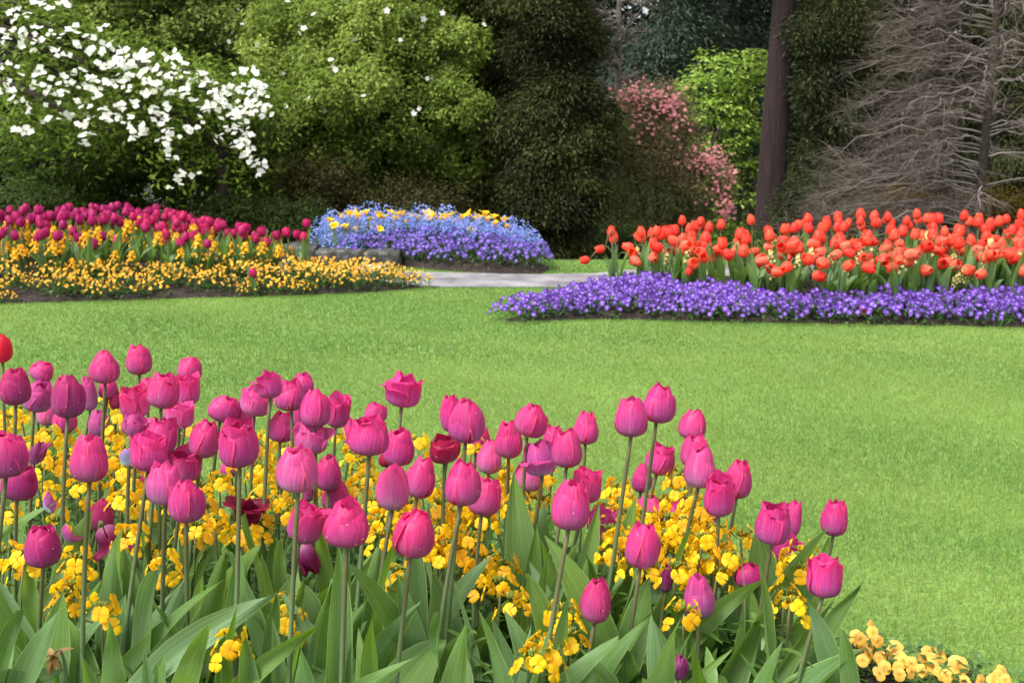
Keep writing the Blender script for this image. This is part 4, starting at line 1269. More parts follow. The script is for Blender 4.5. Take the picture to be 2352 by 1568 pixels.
CREAM = [wall_cluster(500 + i, (.80, .72, .34), h, 13, .024, .03) for i, h in enumerate((.24, .28, .31, .34))]
Pw = sample_bed(BED_R, 36, lambda Q: behind_carpet(Q) & (Q[:, 0] > .75) & (Q[:, 0] < 3.6) & (Q[:, 1] < np.interp(Q[:, 0], [.5, 1, 1.5, 4], [7.4, 7.4, 7.2, 7.2])) & (BED_R.edge(Q) > .06), .14)
plant_copies('cream_wallflower', CREAM, Pw, BED_R.z, lambda i, x, y: 'cream wallflower among the red tulips towards the path end' if x < 1.5 else 'cream wallflower among the red tulips under the bare grey tree', 'wallflower', 'cream wallflowers among the red tulips', (.78, 1.02))
for (x, y) in ((2200, 650), (2232, 645), (2215, 630), (2190, 665)):
    q = at(x, y, 6.42)
    plant_copies('cream_wallflower', CREAM[:1], [(q.x, 6.42)], BED_R.z, lambda i, a, b: 'full cream wallflower at the front of the red tulips above the violet carpet', 'wallflower', 'cream wallflowers at the front of the red tulips', (.62, .85))

# ------------------------------------------------------------------ left-hand bed: purple tulips, wallflowers, yellow violas
PT = tulip_set(M['purple_petal'], 330, [dict(close=.14, rmax=.38, spread=.03), dict(close=.22, rmax=.39, spread=.05), dict(close=.30, rmax=.40, spread=.08)])
GR_L = 'purple tulips crowded in the left-hand bed'
def dfront(Q): return BED_L.to_front(Q)
XR = lambda Q: Q[:, 0] < -1.42
Pt = sample_bed(BED_L, 240, lambda Q: (dfront(Q) > .42) & (dfront(Q) < 1.75) & XR(Q) & (BED_L.edge(Q) > .08) & (Q[:, 0] > -4.1), .074)
for x, y in Pt:
    f = dfront(np.array([(x, y)]))[0]
    row = 'back rows' if f > 1.15 else ('middle rows' if f > .8 else 'front rows')
    side = 'near the stone kerb' if x < -1.42 and x > -2.2 else ('beneath the white-flowering branches' if x > -3.3 else 'near the dark shrubs at the edge')
    if f < .8 and rnd.random() < .35: continue
    mz = BED_L.z(x, y)
    hh = np.interp(f, [.45, .8, 1.2, 1.7], [.22, .26, .27, .28]) + rnd.uniform(-.04, .05)
    tone = (1, 1, 1) if x < -2.6 else (1.18, 1.05, .95)
    far_tulip(x, y, mz, hh, PT, f'purple-pink tulip in the {row} {side}', GR_L, tone, .072, None, 2, rnd.random() * 6, .9)
lone(707, 513, 7.75, 'pink tulip standing highest and last at the kerb end of its bed', None, 0, None, PT, GR_L, (1.25, 1, .9))
lone(697, 546, 7.6, 'pink tulip just below the last one at the kerb end', None, 0, None, PT, GR_L, (1.25, 1, .9))
lone(583, 630, 7.05, 'single purple tulip low among the yellow violas of the front edge', None, 0, .13, PT, GR_L, (1.1, 1, 1), 1)
lone(478, 580, 7.3, 'solitary purple tulip hanging over the green leaves', None, 0, .22, PT, GR_L, (1, 1, 1), 2)

YW = [wall_cluster(520 + i, (.90, .47, .008), h, 18, .027, .042) for i, h in enumerate((.20, .24, .27, .30))]
Py = sample_bed(BED_L, 165, lambda Q: (dfront(Q) > .34) & (dfront(Q) < 1.3) & (Q[:, 0] < -1.5) & (BED_L.edge(Q) > .06) & (Q[:, 0] > -4.2) & ~((np.abs(Q[:, 0] + 2.15) < .55) & (dfront(Q) < .66) & (dfront(Q) > .40)), .10)
def lab_y(i, x, y):
    f = dfront(np.array([(x, y)]))[0]
    side = 'near the stone kerb' if x > -2.2 else ('beneath the white-flowering branches' if x > -3.3 else 'near the dark shrubs at the edge')
    return f"yellow wallflower in the {'front' if f < .7 else 'thick'} of the purple tulips {side}"
plant_copies('wallflower', YW, Py, BED_L.z, lab_y, 'wallflower', 'yellow wallflowers among the purple tulips', (.7, 1.05))
# leafy tulips without flowers in the gap
Pg = sample_bed(BED_L, 26, lambda Q: (np.abs(Q[:, 0] + 2.15) < .6) & (dfront(Q) < .75) & (dfront(Q) > .38), .09)
for i, (x, y) in enumerate(Pg):
    root = empty('tulip_plant', (x, y, BED_L.z(x, y)), 'flowerless green tulip plant in the gap of the purple tulip bed', 'tulip plant', 'flowerless tulip plants in the purple bed')
    for j in range(4): link('leaf', rnd.choice(FAR_LEAF), root, (0, 0, 0), (0, 0, j * 1.6 + rnd.random()), rnd.uniform(.7, .95))

YV = [viola_plant_meshes(230 + i, [(.86, .44, .030), (.84, .40, .025), (.88, .52, .07), (.45, .2, .02)], 17, .08, .10 + .025 * (i % 3), .0175) for i in range(5)]
Pv = sample_bed(BED_L, 270, lambda Q: ((dfront(Q) < .46) & (dfront(Q) > .0) & (np.sin(Q[:, 0] * 17 + 3 * np.sin(Q[:, 0] * 5)) + np.sin(Q[:, 1] * 23 + Q[:, 0] * 3) > -.25) | (Q[:, 0] > -1.45) & (BED_L.edge(Q) > .03)) & (Q[:, 0] > -4.1), .078)
def lab_yv(i, x, y):
    if x > -1.45: return 'yellow viola plant in the narrow end of the bed by the path'
    f = dfront(np.array([(x, y)]))[0]
    row = 'along the lawn edge' if f < .2 else 'in the second row behind the lawn edge'
    return f"yellow viola plant {row} {'near the narrow end' if x > -2.3 else 'below the purple tulips'}"
plant_copies('yellow_viola', YV, Pv, BED_L.z, lab_yv, 'viola', 'yellow violas edging the left-hand bed', (.75, 1.35))

# ------------------------------------------------------------------ blue bed by the kerb
def forget(seed, h, rad):
    r = random.Random(seed)
    fo, fl = MB(), MB()
    round_leaves(fo, r, 40, rad, h * .7, (.06, .13, .035), .04, .012)
    for i in range(120):
        a = r.random() * 6.28; k = math.sqrt(r.random()) * rad * 1.1
        z = h * (1 - (k / rad) ** 2 * .4) * r.uniform(.72, 1.1)
        th = np.linspace(0, 2 * PI, 5, endpoint=False) + r.random() * 6
        sz = r.uniform(.0055, .0085)
        q = np.array(Vector((0, 0, 1)).rotation_difference(Vector((r.gauss(0, .5), r.gauss(-.5, .5), .8)).normalized()).to_matrix())
        V = np.concatenate([[[0, 0, .001]], np.stack([np.cos(th) * sz, np.sin(th) * sz, th * 0], -1)]) @ q.T + np.array((k * math.cos(a), k * math.sin(a), z))
        j = np.arange(5)
        c = np.array((.13, .22, .56)) if r.random() < .6 else np.array((.26, .29, .62))
        fl.add(V, np.stack([j * 0, 1 + j, 1 + (j + 1) % 5], -1), c * r.uniform(.8, 1.2))
    return fo.mesh('foliage', M['plant']), fl.mesh('flower_cluster', M['petals'])
FM = [forget(540 + i, h, .10) for i, h in enumerate((.20, .23, .26, .21))]
bf = lambda Q: BED_B.to_front(Q)
Pf = sample_bed(BED_B, 150, lambda Q: (bf(Q) > .36) & (BED_B.edge(Q) > .04) & (Q[:, 0] > -1.55), .10)
def lab_f(i, x, y):
    return 'pale blue forget-me-not plant at the rounded lawn end of the blue bed' if x > -.25 else ('blue forget-me-not plant behind the purple violas in the blue bed' if bf(np.array([(x, y)]))[0] < .8 else 'blue forget-me-not plant at the back of the blue bed under the yellow flowers')
plant_copies('forget_me_not', FM, Pf, BED_B.z, lab_f, 'forget-me-not', 'forget-me-nots of the blue bed', (.85, 1.25))
VB = [viola_plant_meshes(260 + i, VIO, 14, .09, .15, .030) for i in range(4)]
Pb2 = sample_bed(BED_B, 75, lambda Q: ((bf(Q) < .42) | (Q[:, 1] < 8.95) & (Q[:, 0] < -.7)) & (BED_B.edge(Q) > .05), .09)
plant_copies('violet_viola', VB, Pb2, BED_B.z, lambda i, x, y: 'purple viola plant at the path edge of the blue bed' if bf(np.array([(x, y)]))[0] < .22 else 'purple viola plant just below the blue forget-me-nots', 'viola', 'purple violas of the blue bed', (.9, 1.25))
LY = [bloom_mesh(560 + i, M['yellow_petal'], close=.55, rmax=.34, spread=.16, curl=1.4, ns=8, nt=5) for i in range(3)]
YT = [(782,497),(800,490),(812,486),(823,496),(840,490),(850,505),(868,494),(880,497),(895,490),(905,499),(915,488),(925,492),(945,497),(960,500),(982,490),(990,498),(1003,495),(1020,500),(1040,497),(1063,497),(1080,490),(1090,497),(1100,503),(1113,492),
      (1120,503),(1135,497),(1140,512),(1158,505),(1162,518),(820,525),(842,520),(870,525),(795,520),(1078,526),(770,520),(935,510),(1010,507),(1050,505),(757,505)]
for i, (x, y) in enumerate(YT):
    Y = 9.25 + rnd.uniform(-.25, .25) - (.25 if x > 1050 else 0) - (.3 if y > 515 else 0)
    p = at(x, y, Y)
    z0 = BED_B.z(p.x, Y)
    side = 'over the rounded lawn end' if x > 1050 else ('over the middle' if x > 900 else ('at the kerb end' if x > 750 else 'under the shrubs beyond the end'))
    root = empty('lily_tulip', (p.x, Y, z0), f'yellow star-shaped flower {side} of the blue bed', 'yellow flower', 'yellow flowers over the blue bed')
    h = max(.1, p.z - z0 - .02)
    link('stem', up_stem(h), root)
    link('bloom', LY[i % 3], root, (0, 0, round(h, 2)), (rnd.gauss(.2, .3), rnd.gauss(0, .3), rnd.random() * 6), rnd.uniform(.042, .062))
    link('leaf', FAR_LEAF[i % 4], root, (0, 0, 0), (0, 0, rnd.random() * 6), .8)

# ------------------------------------------------------------------ kerb of rough stone blocks
def stone(x0, x1, yt, yb, Y, depth, lab, mat, seed, name='stone_block'):
    r = random.Random(seed)
    a, b = at(x0, yb, Y), at(x1, yb, Y)
    w, h = (b.x - a.x), max(.04, at(x0, yt, Y).z * .78)
    nx, ny, nz = 9, 6, 6
    me = bpy.data.meshes.new(name)
    import bmesh
    bm = bmesh.new()
    bmesh.ops.create_cube(bm, size=1.0)
    bmesh.ops.subdivide_edges(bm, edges=bm.edges[:], cuts=5, use_grid_fill=True)
    from mathutils import noise
    for v in bm.verts:
        c = v.co.copy()
        m = max(abs(c.x), abs(c.y), abs(c.z)) * 2
        sph = c.normalized() * .62
        c = c.lerp(sph, .16)
        o = noise.noise(Vector((c.x * 2.3, c.y * 2.3, c.z * 2.3)) + Vector((seed, 0, 0))) * .10 + noise.noise(c * 6 + Vector((seed * 3, 0, 0))) * .05
        c += c.normalized() * o
        v.co = Vector((c.x * w * 1.04, c.y * depth, (c.z + .42) * h * 1.06))
    bm.to_mesh(me); bm.free()
    for p_ in me.polygons: p_.use_smooth = True
    me.materials.append(mat)
    return tag(link(name, me, None, ((a.x + b.x) / 2, Y + depth * .5, 0)), lab, 'stone', 'stone blocks along the path' if mat is M['stone'] else None)
stone(835, 915, 567, 618, 8.52, .30, 'last squared grey stone block of the kerb at the path end', M['stone'], 3)
stone(726, 834, 565, 612, 8.72, .30, 'long mossy grey stone block in the middle of the kerb', M['stone'], 8)
stone(640, 724, 556, 600, 8.95, .30, 'grey stone block of the kerb nearest the pink tulips', M['stone'], 5)
stone(820, 886, 606, 625, 8.05, .20, 'flat pale stone lying between the violas and the path', M['pale_stone'], 6, 'flat_stone')

# ------------------------------------------------------------------ trees and shrubs
def lobe(x, y, rx, ry, Y, ryd=None):
    """an ellipsoid of foliage seen at photo x, y with those half-widths, at the distance Y"""
    p = at(x, y, Y)
    m = px(Y)
    return (p.x, p.y, p.z, rx * m, (ryd if ryd else (rx + ry) * .5 * m), ry * m)

def leaf_quads(P, N, D, L, W, fold=.25):
    """kite-shaped leaves at P, facing N, pointing along D"""
    D = unit(D - (D * N).sum(1, keepdims=True) * N)
    B = np.cross(N, D)
    L = np.asarray(L)[:, None]; W = np.asarray(W)[:, None]
    tip = P + D * L - N * L * .12
    l = P + D * L * .45 + B * W * .5 + N * W * fold
    r = P + D * L * .45 - B * W * .5 + N * W * fold
    V = np.stack([P, l, tip, r], 1).reshape(-1, 3)
    i = np.arange(len(P))[:, None] * 4
    F = np.concatenate([i + [0, 2, 1], i + [0, 3, 2]])
    return V, F

def clumpy(lobes, k, f, seed):
    """smaller lumps of foliage standing out of each lobe"""
    g = np.random.default_rng(seed)
    out = []
    for l in lobes:
        l = np.array(l)
        out.append(tuple(np.concatenate([l[:3], l[3:] * .74])))
        for _ in range(k):
            d = unit(g.normal(size=3) * np.array([1, 1, 1]) + np.array([0, -.5, .15]))
            q = g.uniform(.7, 1.3)
            out.append(tuple(np.concatenate([l[:3] + d * l[3:] * g.uniform(.80, .98), np.full(3, f * q * (l[3] * l[5]) ** .5) * np.array([1.1, 1.0, .85])])))
    return out

def crown_arrays(lobes, n_clump, per, rc, L, W, pal, seed=0, style='leaf', core=.25, back=.45, lump=.12, zmin=.05, holes=()):
    g = np.random.default_rng(seed)
    lb = np.array(lobes)
    area = (lb[:, 3] * lb[:, 5]) ** 1.0
    pick = g.choice(len(lb), size=n_clump * 5, p=area / area.sum())
    dirs = unit(g.normal(size=(len(pick), 3)))
    fac = np.where(g.random(len(pick)) < core, g.uniform(.35, .8, len(pick)), g.uniform(.86, 1.04, len(pick)))
    fac = fac * (1 + lump * np.sin(dirs[:, 0] * 5 + pick) * np.sin(dirs[:, 2] * 6 + 1.7 * pick))
    C = lb[pick, :3] + dirs * lb[pick, 3:] * fac[:, None]
    keep = (dirs[:, 1] < .25) | (g.random(len(pick)) < back)
    keep &= C[:, 2] > zmin + gz(C[:, 0], C[:, 1])
    for (hx, hy, hr) in holes:
        sx = 1176 + C[:, 0] / C[:, 1] * FPX; sy = 784 - np.tan(np.arctan2(C[:, 2] - CAM_H, C[:, 1]) + PITCH) * FPX
        keep &= np.hypot(sx - hx, sy - hy) > hr + 20
    for k in range(len(lb)):
        q = (((C - lb[k, :3]) / lb[k, 3:]) ** 2).sum(1)
        keep &= ~((q < .55) & (pick != k))
    lt = g.random(len(lb))[pick][keep][:n_clump]
    C, dirs = C[keep][:n_clump], dirs[keep][:n_clump]
    n = len(C)
    tone = np.clip(.55 * lt + .45 * g.random(n), 0, 1)
    P = np.repeat(C, per, 0)
    O = np.repeat(dirs, per, 0)
    t = np.repeat(tone, per)
    m = len(P)
    off = g.normal(size=(m, 3)) * rc
    if style == 'spray':
        off *= np.array([1, 1, .55]); off[:, 2] -= .35 * np.hypot(off[:, 0], off[:, 1])
        D = unit(off + np.array([0, 0, -.3 * rc]) + O * rc * .8 + g.normal(size=(m, 3)) * rc * .3)
        N = unit(g.normal(size=(m, 3)) * .6 + np.array([0, 0, 1.0]) + O * .5)
    elif style == 'tuft':
        D = unit(off + O * rc * .7 + np.array([0, 0, .55 * rc]))
        N = unit(np.cross(D, g.normal(size=(m, 3))))
        off *= .8
    elif style == 'tier':
        off *= np.array([1.3, 1.3, .22])
        D = unit(off * np.array([1, 1, 0]) + O * rc + np.array([0, 0, -.6 * rc]) + g.normal(size=(m, 3)) * rc * .4)
        N = unit(np.array([0, 0, 1.0]) + g.normal(size=(m, 3)) * .35 + O * .25)
    else:
        D = unit(g.normal(size=(m, 3)) + O * .6 + np.array([0, 0, -.25]))
        N = unit(O * .8 + np.array([0, 0, .5]) + g.normal(size=(m, 3)) * .55)
    P = P + off
    P[:, 2] = np.maximum(P[:, 2], gz(P[:, 0], P[:, 1]) + .02)
    Ls = L * g.uniform(.6, 1.3, m); Ws = W * g.uniform(.7, 1.25, m)
    V, F = leaf_quads(P, N, D, Ls, Ws)
    pal = np.array(pal)
    idx = np.clip(t * (len(pal) - 1) + g.normal(0, .45, m), 0, len(pal) - 1.001)
    i0 = idx.astype(int); fr = (idx - i0)[:, None]
    c = pal[i0] * (1 - fr) + pal[np.minimum(i0 + 1, len(pal) - 1)] * fr
    c = c * g.uniform(.78, 1.22, m)[:, None]
    return V, F, np.repeat(c, 4, 0), C, dirs

def crown(root, lobes, n, per, rc, L, W, pal, mat='foliage', name='crown', **k):
    V, F, c, C, D = crown_arrays(lobes, n, per, rc, L, W, pal, **k)
    o = link(name, npmesh(name, V - np.array(root.location), F, M[mat], c), root)
    return o, C, D

def trunk(root, paths, mat='bark', sides=9, name='trunk'):
    mb = MB()
    o = np.array(root.location)
    for pts, r0, r1 in paths:
        pts = np.array([tuple(p) for p in pts]) - o
        n = max(6, len(pts) * 3)
        tt = np.linspace(0, len(pts) - 1, n)
        q = np.stack([np.interp(tt, range(len(pts)), pts[:, j]) for j in range(3)], -1)
        q[1:-1] = (q[:-2] + q[1:-1] * 2 + q[2:]) / 4
        V, F, uv = tube(q, np.linspace(r0, r1, n), sides)
        mb.add(V, F, uv=uv)
    return link(name, mb.mesh(name, M[mat], True), root)

def blossoms(root, P, size, col, mat='white_petals', seed=1, name='blossoms', petals=4, face=(0, -.55, .7), jit=.45):
    g = np.random.default_rng(seed)
    n = len(P)
    N = unit(np.array(face) + g.normal(size=(n, 3)) * jit)
    a = g.random(n) * 6.28
    T = unit(np.cross(N, g.normal(size=(n, 3))))
    B = np.cross(N, T)
    m = petals * 3
    th = np.arange(m) * 2 * PI / m
    sh = np.tile([1.0, .97, .74], petals)
    s = (size * .5 * g.uniform(.75, 1.25, n))[:, None, None]
    rr = s * (sh[None, :] * g.uniform(.8, 1.2, (n, m)))[..., None]
    ring = P[:, None] + rr * (np.cos(th)[None, :, None] * T[:, None] + np.sin(th)[None, :, None] * B[:, None]) + s * .28 * (sh[None, :, None] - .6) * N[:, None] * g.uniform(-.8, 1, (n, m))[..., None]
    V = np.concatenate([P[:, None] - N[:, None] * s * .12, ring], 1).reshape(-1, 3)
    j = np.arange(m)
    F = (np.arange(n)[:, None, None] * (m + 1) + np.stack([j * 0, 1 + j, 1 + (j + 1) % m], -1)[None]).reshape(-1, 3)
    c = np.repeat(np.array(col)[None] * g.uniform(.88, 1.06, n)[:, None], m + 1, 0)
    return link(name, npmesh(name, V - np.array(root.location), F, M[mat], c), root)

def ground_under(x, Y):
    q = at(x, 500, Y).x
    return Vector((q, Y, float(gz(q, Y))))

CAM_PAL = [(.050, .082, .014), (.130, .190, .030), (.225, .305, .055), (.34, .42, .10)]
DEEP_PAL = [(.022, .040, .008), (.045, .075, .014), (.075, .11, .02)]
FRESH_PAL = [(.05, .09, .012), (.10, .17, .02), (.17, .26, .035)]
DARK_PAL = [(.012, .016, .005), (.028, .036, .010), (.06, .068, .016), (.105, .13, .032)]
BROWN_PAL = [(.018, .018, .006), (.042, .042, .012), (.08, .070, .02)]
FIR_PAL = [(.012, .020, .008), (.030, .042, .015), (.062, .075, .024), (.115, .12, .042)]
HAZE_FIR_PAL = [(.035, .058, .036), (.070, .105, .064), (.12, .16, .10)]  # blue-green of the far firs, with distance haze put into the colour
GOLD_PAL = [(.05, .04, .006), (.13, .09, .010), (.22, .15, .014)]
GAPS = [(1450, 4, 34), (1470, 40, 12), (580, 30, 26), (560, 85, 16), (2148, 72, 22), (2060, 5, 14), (1740, 20, 10), (850, -5, 18)]      # where the sky shows between the far trees
LIME_PAL = [(.13, .23, .03), (.27, .40, .06), (.42, .56, .12)]

# big evergreen with scattered white flowers
Y = 14.0
root = empty('flowering_tree', ground_under(860, Y), 'big rounded bright green evergreen dotted with small white flowers', 'tree')
lb = [lobe(830, 60, 200, 170, Y), lobe(1010, 180, 130, 170, Y - .3), lobe(900, 270, 230, 170, Y - .6), lobe(690, 240, 150, 190, Y), lobe(930, 20, 140, 120, Y), lobe(700, 90, 120, 110, Y + .2),
      lobe(850, 380, 170, 90, Y - .4), lobe(1000, 340, 110, 90, Y - .4), lobe(820, -180, 220, 190, Y + .5), lobe(1010, -120, 120, 130, Y), lobe(640, 390, 90, 90, Y)]
trunk(root, [([root.location, at(865, 420, Y), at(880, 250, Y + .1), at(850, -100, Y + .3)], .14, .05), ([at(865, 380, Y), at(980, 250, Y - .3), at(1050, 150, Y)], .07, .02), ([at(870, 330, Y), at(720, 220, Y), at(640, 120, Y)], .07, .02),
             ([at(760, 170, Y - .95), at(850, 128, Y - 1.0), at(925, 118, Y - .9)], .022, .014)])
o, C, D = crown(root, clumpy(lb, 9, .30, 5), 5600, 24, .050, .058, .031, CAM_PAL, 'waxy_foliage', seed=11, core=.12, lump=.08)
g = np.random.default_rng(3)
vis = np.where((D[:, 1] < -.05))[0]
sel = g.choice(vis, 260, replace=False)
w = C[sel] + D[sel] * .12 + np.array([0, -.10, .03])
w = w[(g.random(len(w)) < np.clip((w[:, 2] - .8) / 1.6, .12, 1))]
blossoms(root, w, .062, (.86, .82, .80), seed=4, petals=5, face=(0, -.7, .4))

# olive-green tree behind, upper left
Y = 17.0
root = empty('tree', ground_under(400, Y), 'dull olive-green tree rising behind the white-flowering branches', 'tree')
lb = [lobe(330, 40, 220, 130, Y), lobe(480, 110, 130, 120, Y - .3), lobe(180, -20, 200, 150, Y), lobe(420, -140, 260, 150, Y), lobe(470, 220, 150, 120, Y), lobe(250, 200, 180, 140, Y)]
trunk(root, [([root.location, at(400, 250, Y), at(380, -100, Y)], .18, .06)])
crown(root, clumpy(lb, 9, .28, 6), 2600, 18, .07, .085, .042, [tuple(c * .72 for c in p) for p in CAM_PAL], 'foliage', seed=12)

# green shrub mass below the white branches: three shrubs
for (i, (cx, lab, lobes_, pal)) in enumerate([
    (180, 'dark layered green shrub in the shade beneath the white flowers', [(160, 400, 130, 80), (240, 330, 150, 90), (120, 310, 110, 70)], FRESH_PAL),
    (400, 'mid-green feathery shrub behind the purple tulips', [(400, 420, 160, 80), (350, 340, 150, 80), (500, 330, 110, 80)], FRESH_PAL),
    (600, 'mid-green bush between the slim brown trunk and the big evergreen', [(610, 420, 110, 90), (590, 320, 100, 90), (640, 460, 90, 50)], CAM_PAL)]):
    Y = 12.6 + .4 * i
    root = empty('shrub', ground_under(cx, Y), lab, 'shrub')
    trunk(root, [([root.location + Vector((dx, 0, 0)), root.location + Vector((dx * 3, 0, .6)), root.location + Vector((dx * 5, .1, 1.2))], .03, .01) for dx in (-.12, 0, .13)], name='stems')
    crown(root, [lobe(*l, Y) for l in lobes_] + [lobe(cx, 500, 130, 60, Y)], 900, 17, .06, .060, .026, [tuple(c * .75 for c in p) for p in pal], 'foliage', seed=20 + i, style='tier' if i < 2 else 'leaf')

# small tree with the slim brown trunk
Y = 12.2
root = empty('tree', ground_under(516, Y), 'small tree with a slim brown trunk behind the purple tulips', 'tree')
trunk(root, [([root.location, at(514, 430, Y), at(505, 340, Y), at(480, 220, Y)], .062, .035), ([at(508, 370, Y), at(560, 280, Y), at(600, 220, Y)], .03, .012), ([at(505, 350, Y), at(420, 270, Y)], .03, .012)])
crown(root, [lobe(500, 240, 130, 70, Y), lobe(400, 220, 120, 70, Y)], 420, 15, .09, .06, .028, FRESH_PAL, 'foliage', seed=31, core=.3)

# white dogwood: limbs sweeping in from the left
Y = 11.2
root = empty('dogwood_tree', ground_under(-330, Y), 'white-flowering tree with branches sweeping down over the purple tulips', 'tree')
limbs = [([root.location, at(-320, 300, Y), at(-250, 120, Y), at(-150, 20, Y)], .15, .07)]
tips = [((-150, 20), (150, 70), (420, 190), (615, 250)), ((-150, 20), (120, 110), (370, 230), (590, 385)), ((-250, 120), (30, 190), (200, 290), (330, 320)), ((-150, 20), (60, 20), (200, 90), (330, 130)),
        ((-250, 120), (20, 95), (150, 180), (260, 240)), ((-280, 180), (20, 220), (60, 260), (130, 310)), ((-200, 60), (-20, 0), (60, 10), (140, 20)), ((-150, 20), (250, 130), (480, 210), (600, 190)),
        ((-150, 20), (200, 160), (400, 300), (420, 410)), ((-150, 20), (180, 90), (340, 140), (470, 170))]
CL, rr_ = [], random.Random(8)
for k, tp in enumerate(tips):
    pts = [at(x, y, Y + rr_.uniform(-.5, .5)) for x, y in tp]
    limbs.append((pts, .05 if k < 3 else .03, .006))
    q = np.array([tuple(p) for p in pts])
    for s in np.linspace(.9, 3, 26):
        c = np.array([np.interp(s, range(4), q[:, j]) for j in range(3)])
        for _ in range(3):
            CL.append(c + np.array([rr_.gauss(0, .13), rr_.gauss(0, .25), rr_.gauss(-.04, .10)]))
trunk(root, limbs, sides=6)
CL = np.array(CL)
g = np.random.default_rng(9)
per = 7
P = np.repeat(CL, per, 0) + g.normal(size=(len(CL) * per, 3)) * np.array([.10, .12, .08])
V, F = leaf_quads(P, unit(np.array([0, -.3, .9]) + g.normal(size=P.shape) * .5), unit(g.normal(size=P.shape) + np.array([.3, 0, -.7])), np.full(len(P), .075), np.full(len(P), .036))
col = np.array([(.12, .185, .022)]) * g.uniform(.6, 1.5, len(P))[:, None] * np.array([1, 1, 1])
link('crown', npmesh('crown', V - np.array(root.location), F, M['foliage'], np.repeat(col, 4, 0)), root)
# clusters of bracts, thickest along the upper edge and at the drooping end
Q = np.array([(x, y) for x, y in [
 (75,85),(60,30),(90,10),(130,15),(155,12),(25,30),(35,50),(55,75),(20,150),(50,100),(80,60),(110,70),(140,80),(60,110),(95,95),(165,70),(225,70),(100,160),(130,120),(150,130),(175,100),(200,85),
 (235,120),(260,130),(215,115),(250,95),(275,115),(290,130),(300,150),(265,150),(240,150),(310,130),(330,150),(320,170),(345,160),(345,190),(365,200),(285,180),(300,200),(270,185),(385,175),(405,160),(395,130),(410,145),
 (420,175),(440,185),(430,200),(460,170),(350,215),(370,175),(390,215),(420,215),(380,240),(310,235),(275,245),(240,225),(215,205),(200,175),(180,165),(190,200),(165,190),(150,175),(120,200),(140,215),(170,230),(200,240),
 (225,250),(255,265),(270,275),(300,265),(310,295),(325,310),(235,270),(205,275),(190,285),(160,260),(125,240),(110,215),(80,195),(95,185),(40,235),(55,250),(25,205),(30,185),(75,170),(40,300),(55,300),(190,320),(205,305),
 (350,250),(330,215),(355,255),(385,300),(375,320),(400,315),(375,335),(440,290),(430,300),(455,285),(400,405),(415,395),(440,395),(410,425),(395,360),(470,260),(480,240),(490,215),(450,230),(500,220),(520,215),(535,200),
 (480,190),(490,240),(510,240),(530,245),(550,225),(540,260),(520,270),(560,210),(575,195),(590,190),(600,215),(605,195),(580,235),(600,240),(615,250),(570,250),(590,260),(560,265),(550,290),(520,290),(500,315),(560,320),
 (545,335),(570,310),(575,345),(590,365),(585,380),(565,350),(595,395),(540,300),(580,165),(550,165),(10,205),(15,95),(5,75),(325,120),(340,135),(285,150),(375,275),(250,190),(230,180),(330,285),(300,320),(105,275)]])
bl = []
for x, y in Q:
    for _ in range(rr_.choice([3, 4, 5, 6])):
        bl.append(tuple(at(x + rr_.gauss(0, 10), y + rr_.gauss(0, 6), Y - .62 + rr_.uniform(-.15, .15))))
blossoms(root, np.array(bl), .060, (.84, .84, .77), seed=6, face=(.1, -.7, .7), jit=.4)

# dark conifers in the middle: tufted olive sprays
for (i, (cx, Y, lab, lobes_, n, pal)) in enumerate([
    (1290, 13.0, 'dark tufted conifer reaching down to the far lawn', [(1270, 110, 70, 120), (1300, 280, 85, 110), (1230, 300, 80, 120), (1250, 450, 100, 90), (1370, 300, 45, 80), (1270, -100, 70, 140), (1310, 430, 60, 80), (1260, 560, 90, 40), (1320, 540, 40, 50)], 3300, DARK_PAL),
    (1150, 13.8, 'dark conifer wedged between the big evergreen and the tufted one', [(1140, 130, 70, 120), (1150, 300, 60, 120), (1120, 420, 90, 100), (1160, -40, 90, 130), (1080, 500, 80, 50)], 1100, DARK_PAL),
    (1230, 17.5, 'tall blackish conifer behind the tufted one', [(1200, 40, 120, 160), (1240, -160, 130, 200), (1180, 260, 120, 140)], 900, DARK_PAL[:3])]):
    root = empty('conifer_tree', ground_under(cx, Y), lab, 'conifer')
    trunk(root, [([root.location, at(cx, 300, Y + .2), at(cx, -250, Y + .3)], .2, .06)])
    crown(root, clumpy([lobe(*l, Y) for l in lobes_], 9, .30, 70 + i), n, 60, .10, .055, .015, pal, 'needles', seed=40 + i, style='spray', core=.1, lump=.1)
# brown shrub at the foot of the evergreen
for i, (cx, cy, rx, ry, Y, lab, pal) in enumerate([(740, 430, 90, 60, 12.6, 'brownish shrub at the foot of the big evergreen', BROWN_PAL), (690, 520, 70, 40, 11.2, 'low dark green shrub behind the kerb stones', DEEP_PAL), (60, 480, 110, 40, 11.0, 'low dusky shrub at the far left of the purple tulips', DEEP_PAL),
                                                   (560, 500, 90, 30, 11.4, 'low dark bush behind the end of the purple tulips', DEEP_PAL), (960, 480, 120, 60, 12.4, 'dark brown-green bush behind the blue flowers', BROWN_PAL)]):
    root = empty('shrub', ground_under(cx, Y), lab, 'shrub')
    trunk(root, [([root.location, root.location + Vector((dx, 0, .5))], .02, .008) for dx in (-.2, 0, .2)], name='stems')
    crown(root, [lobe(cx, cy, rx, ry, Y), lobe(cx, (cy + 560) / 2, rx * .9, (560 - cy) / 2, Y)], 420, 16, .07, .05, .022, pal, 'foliage', seed=50 + i)

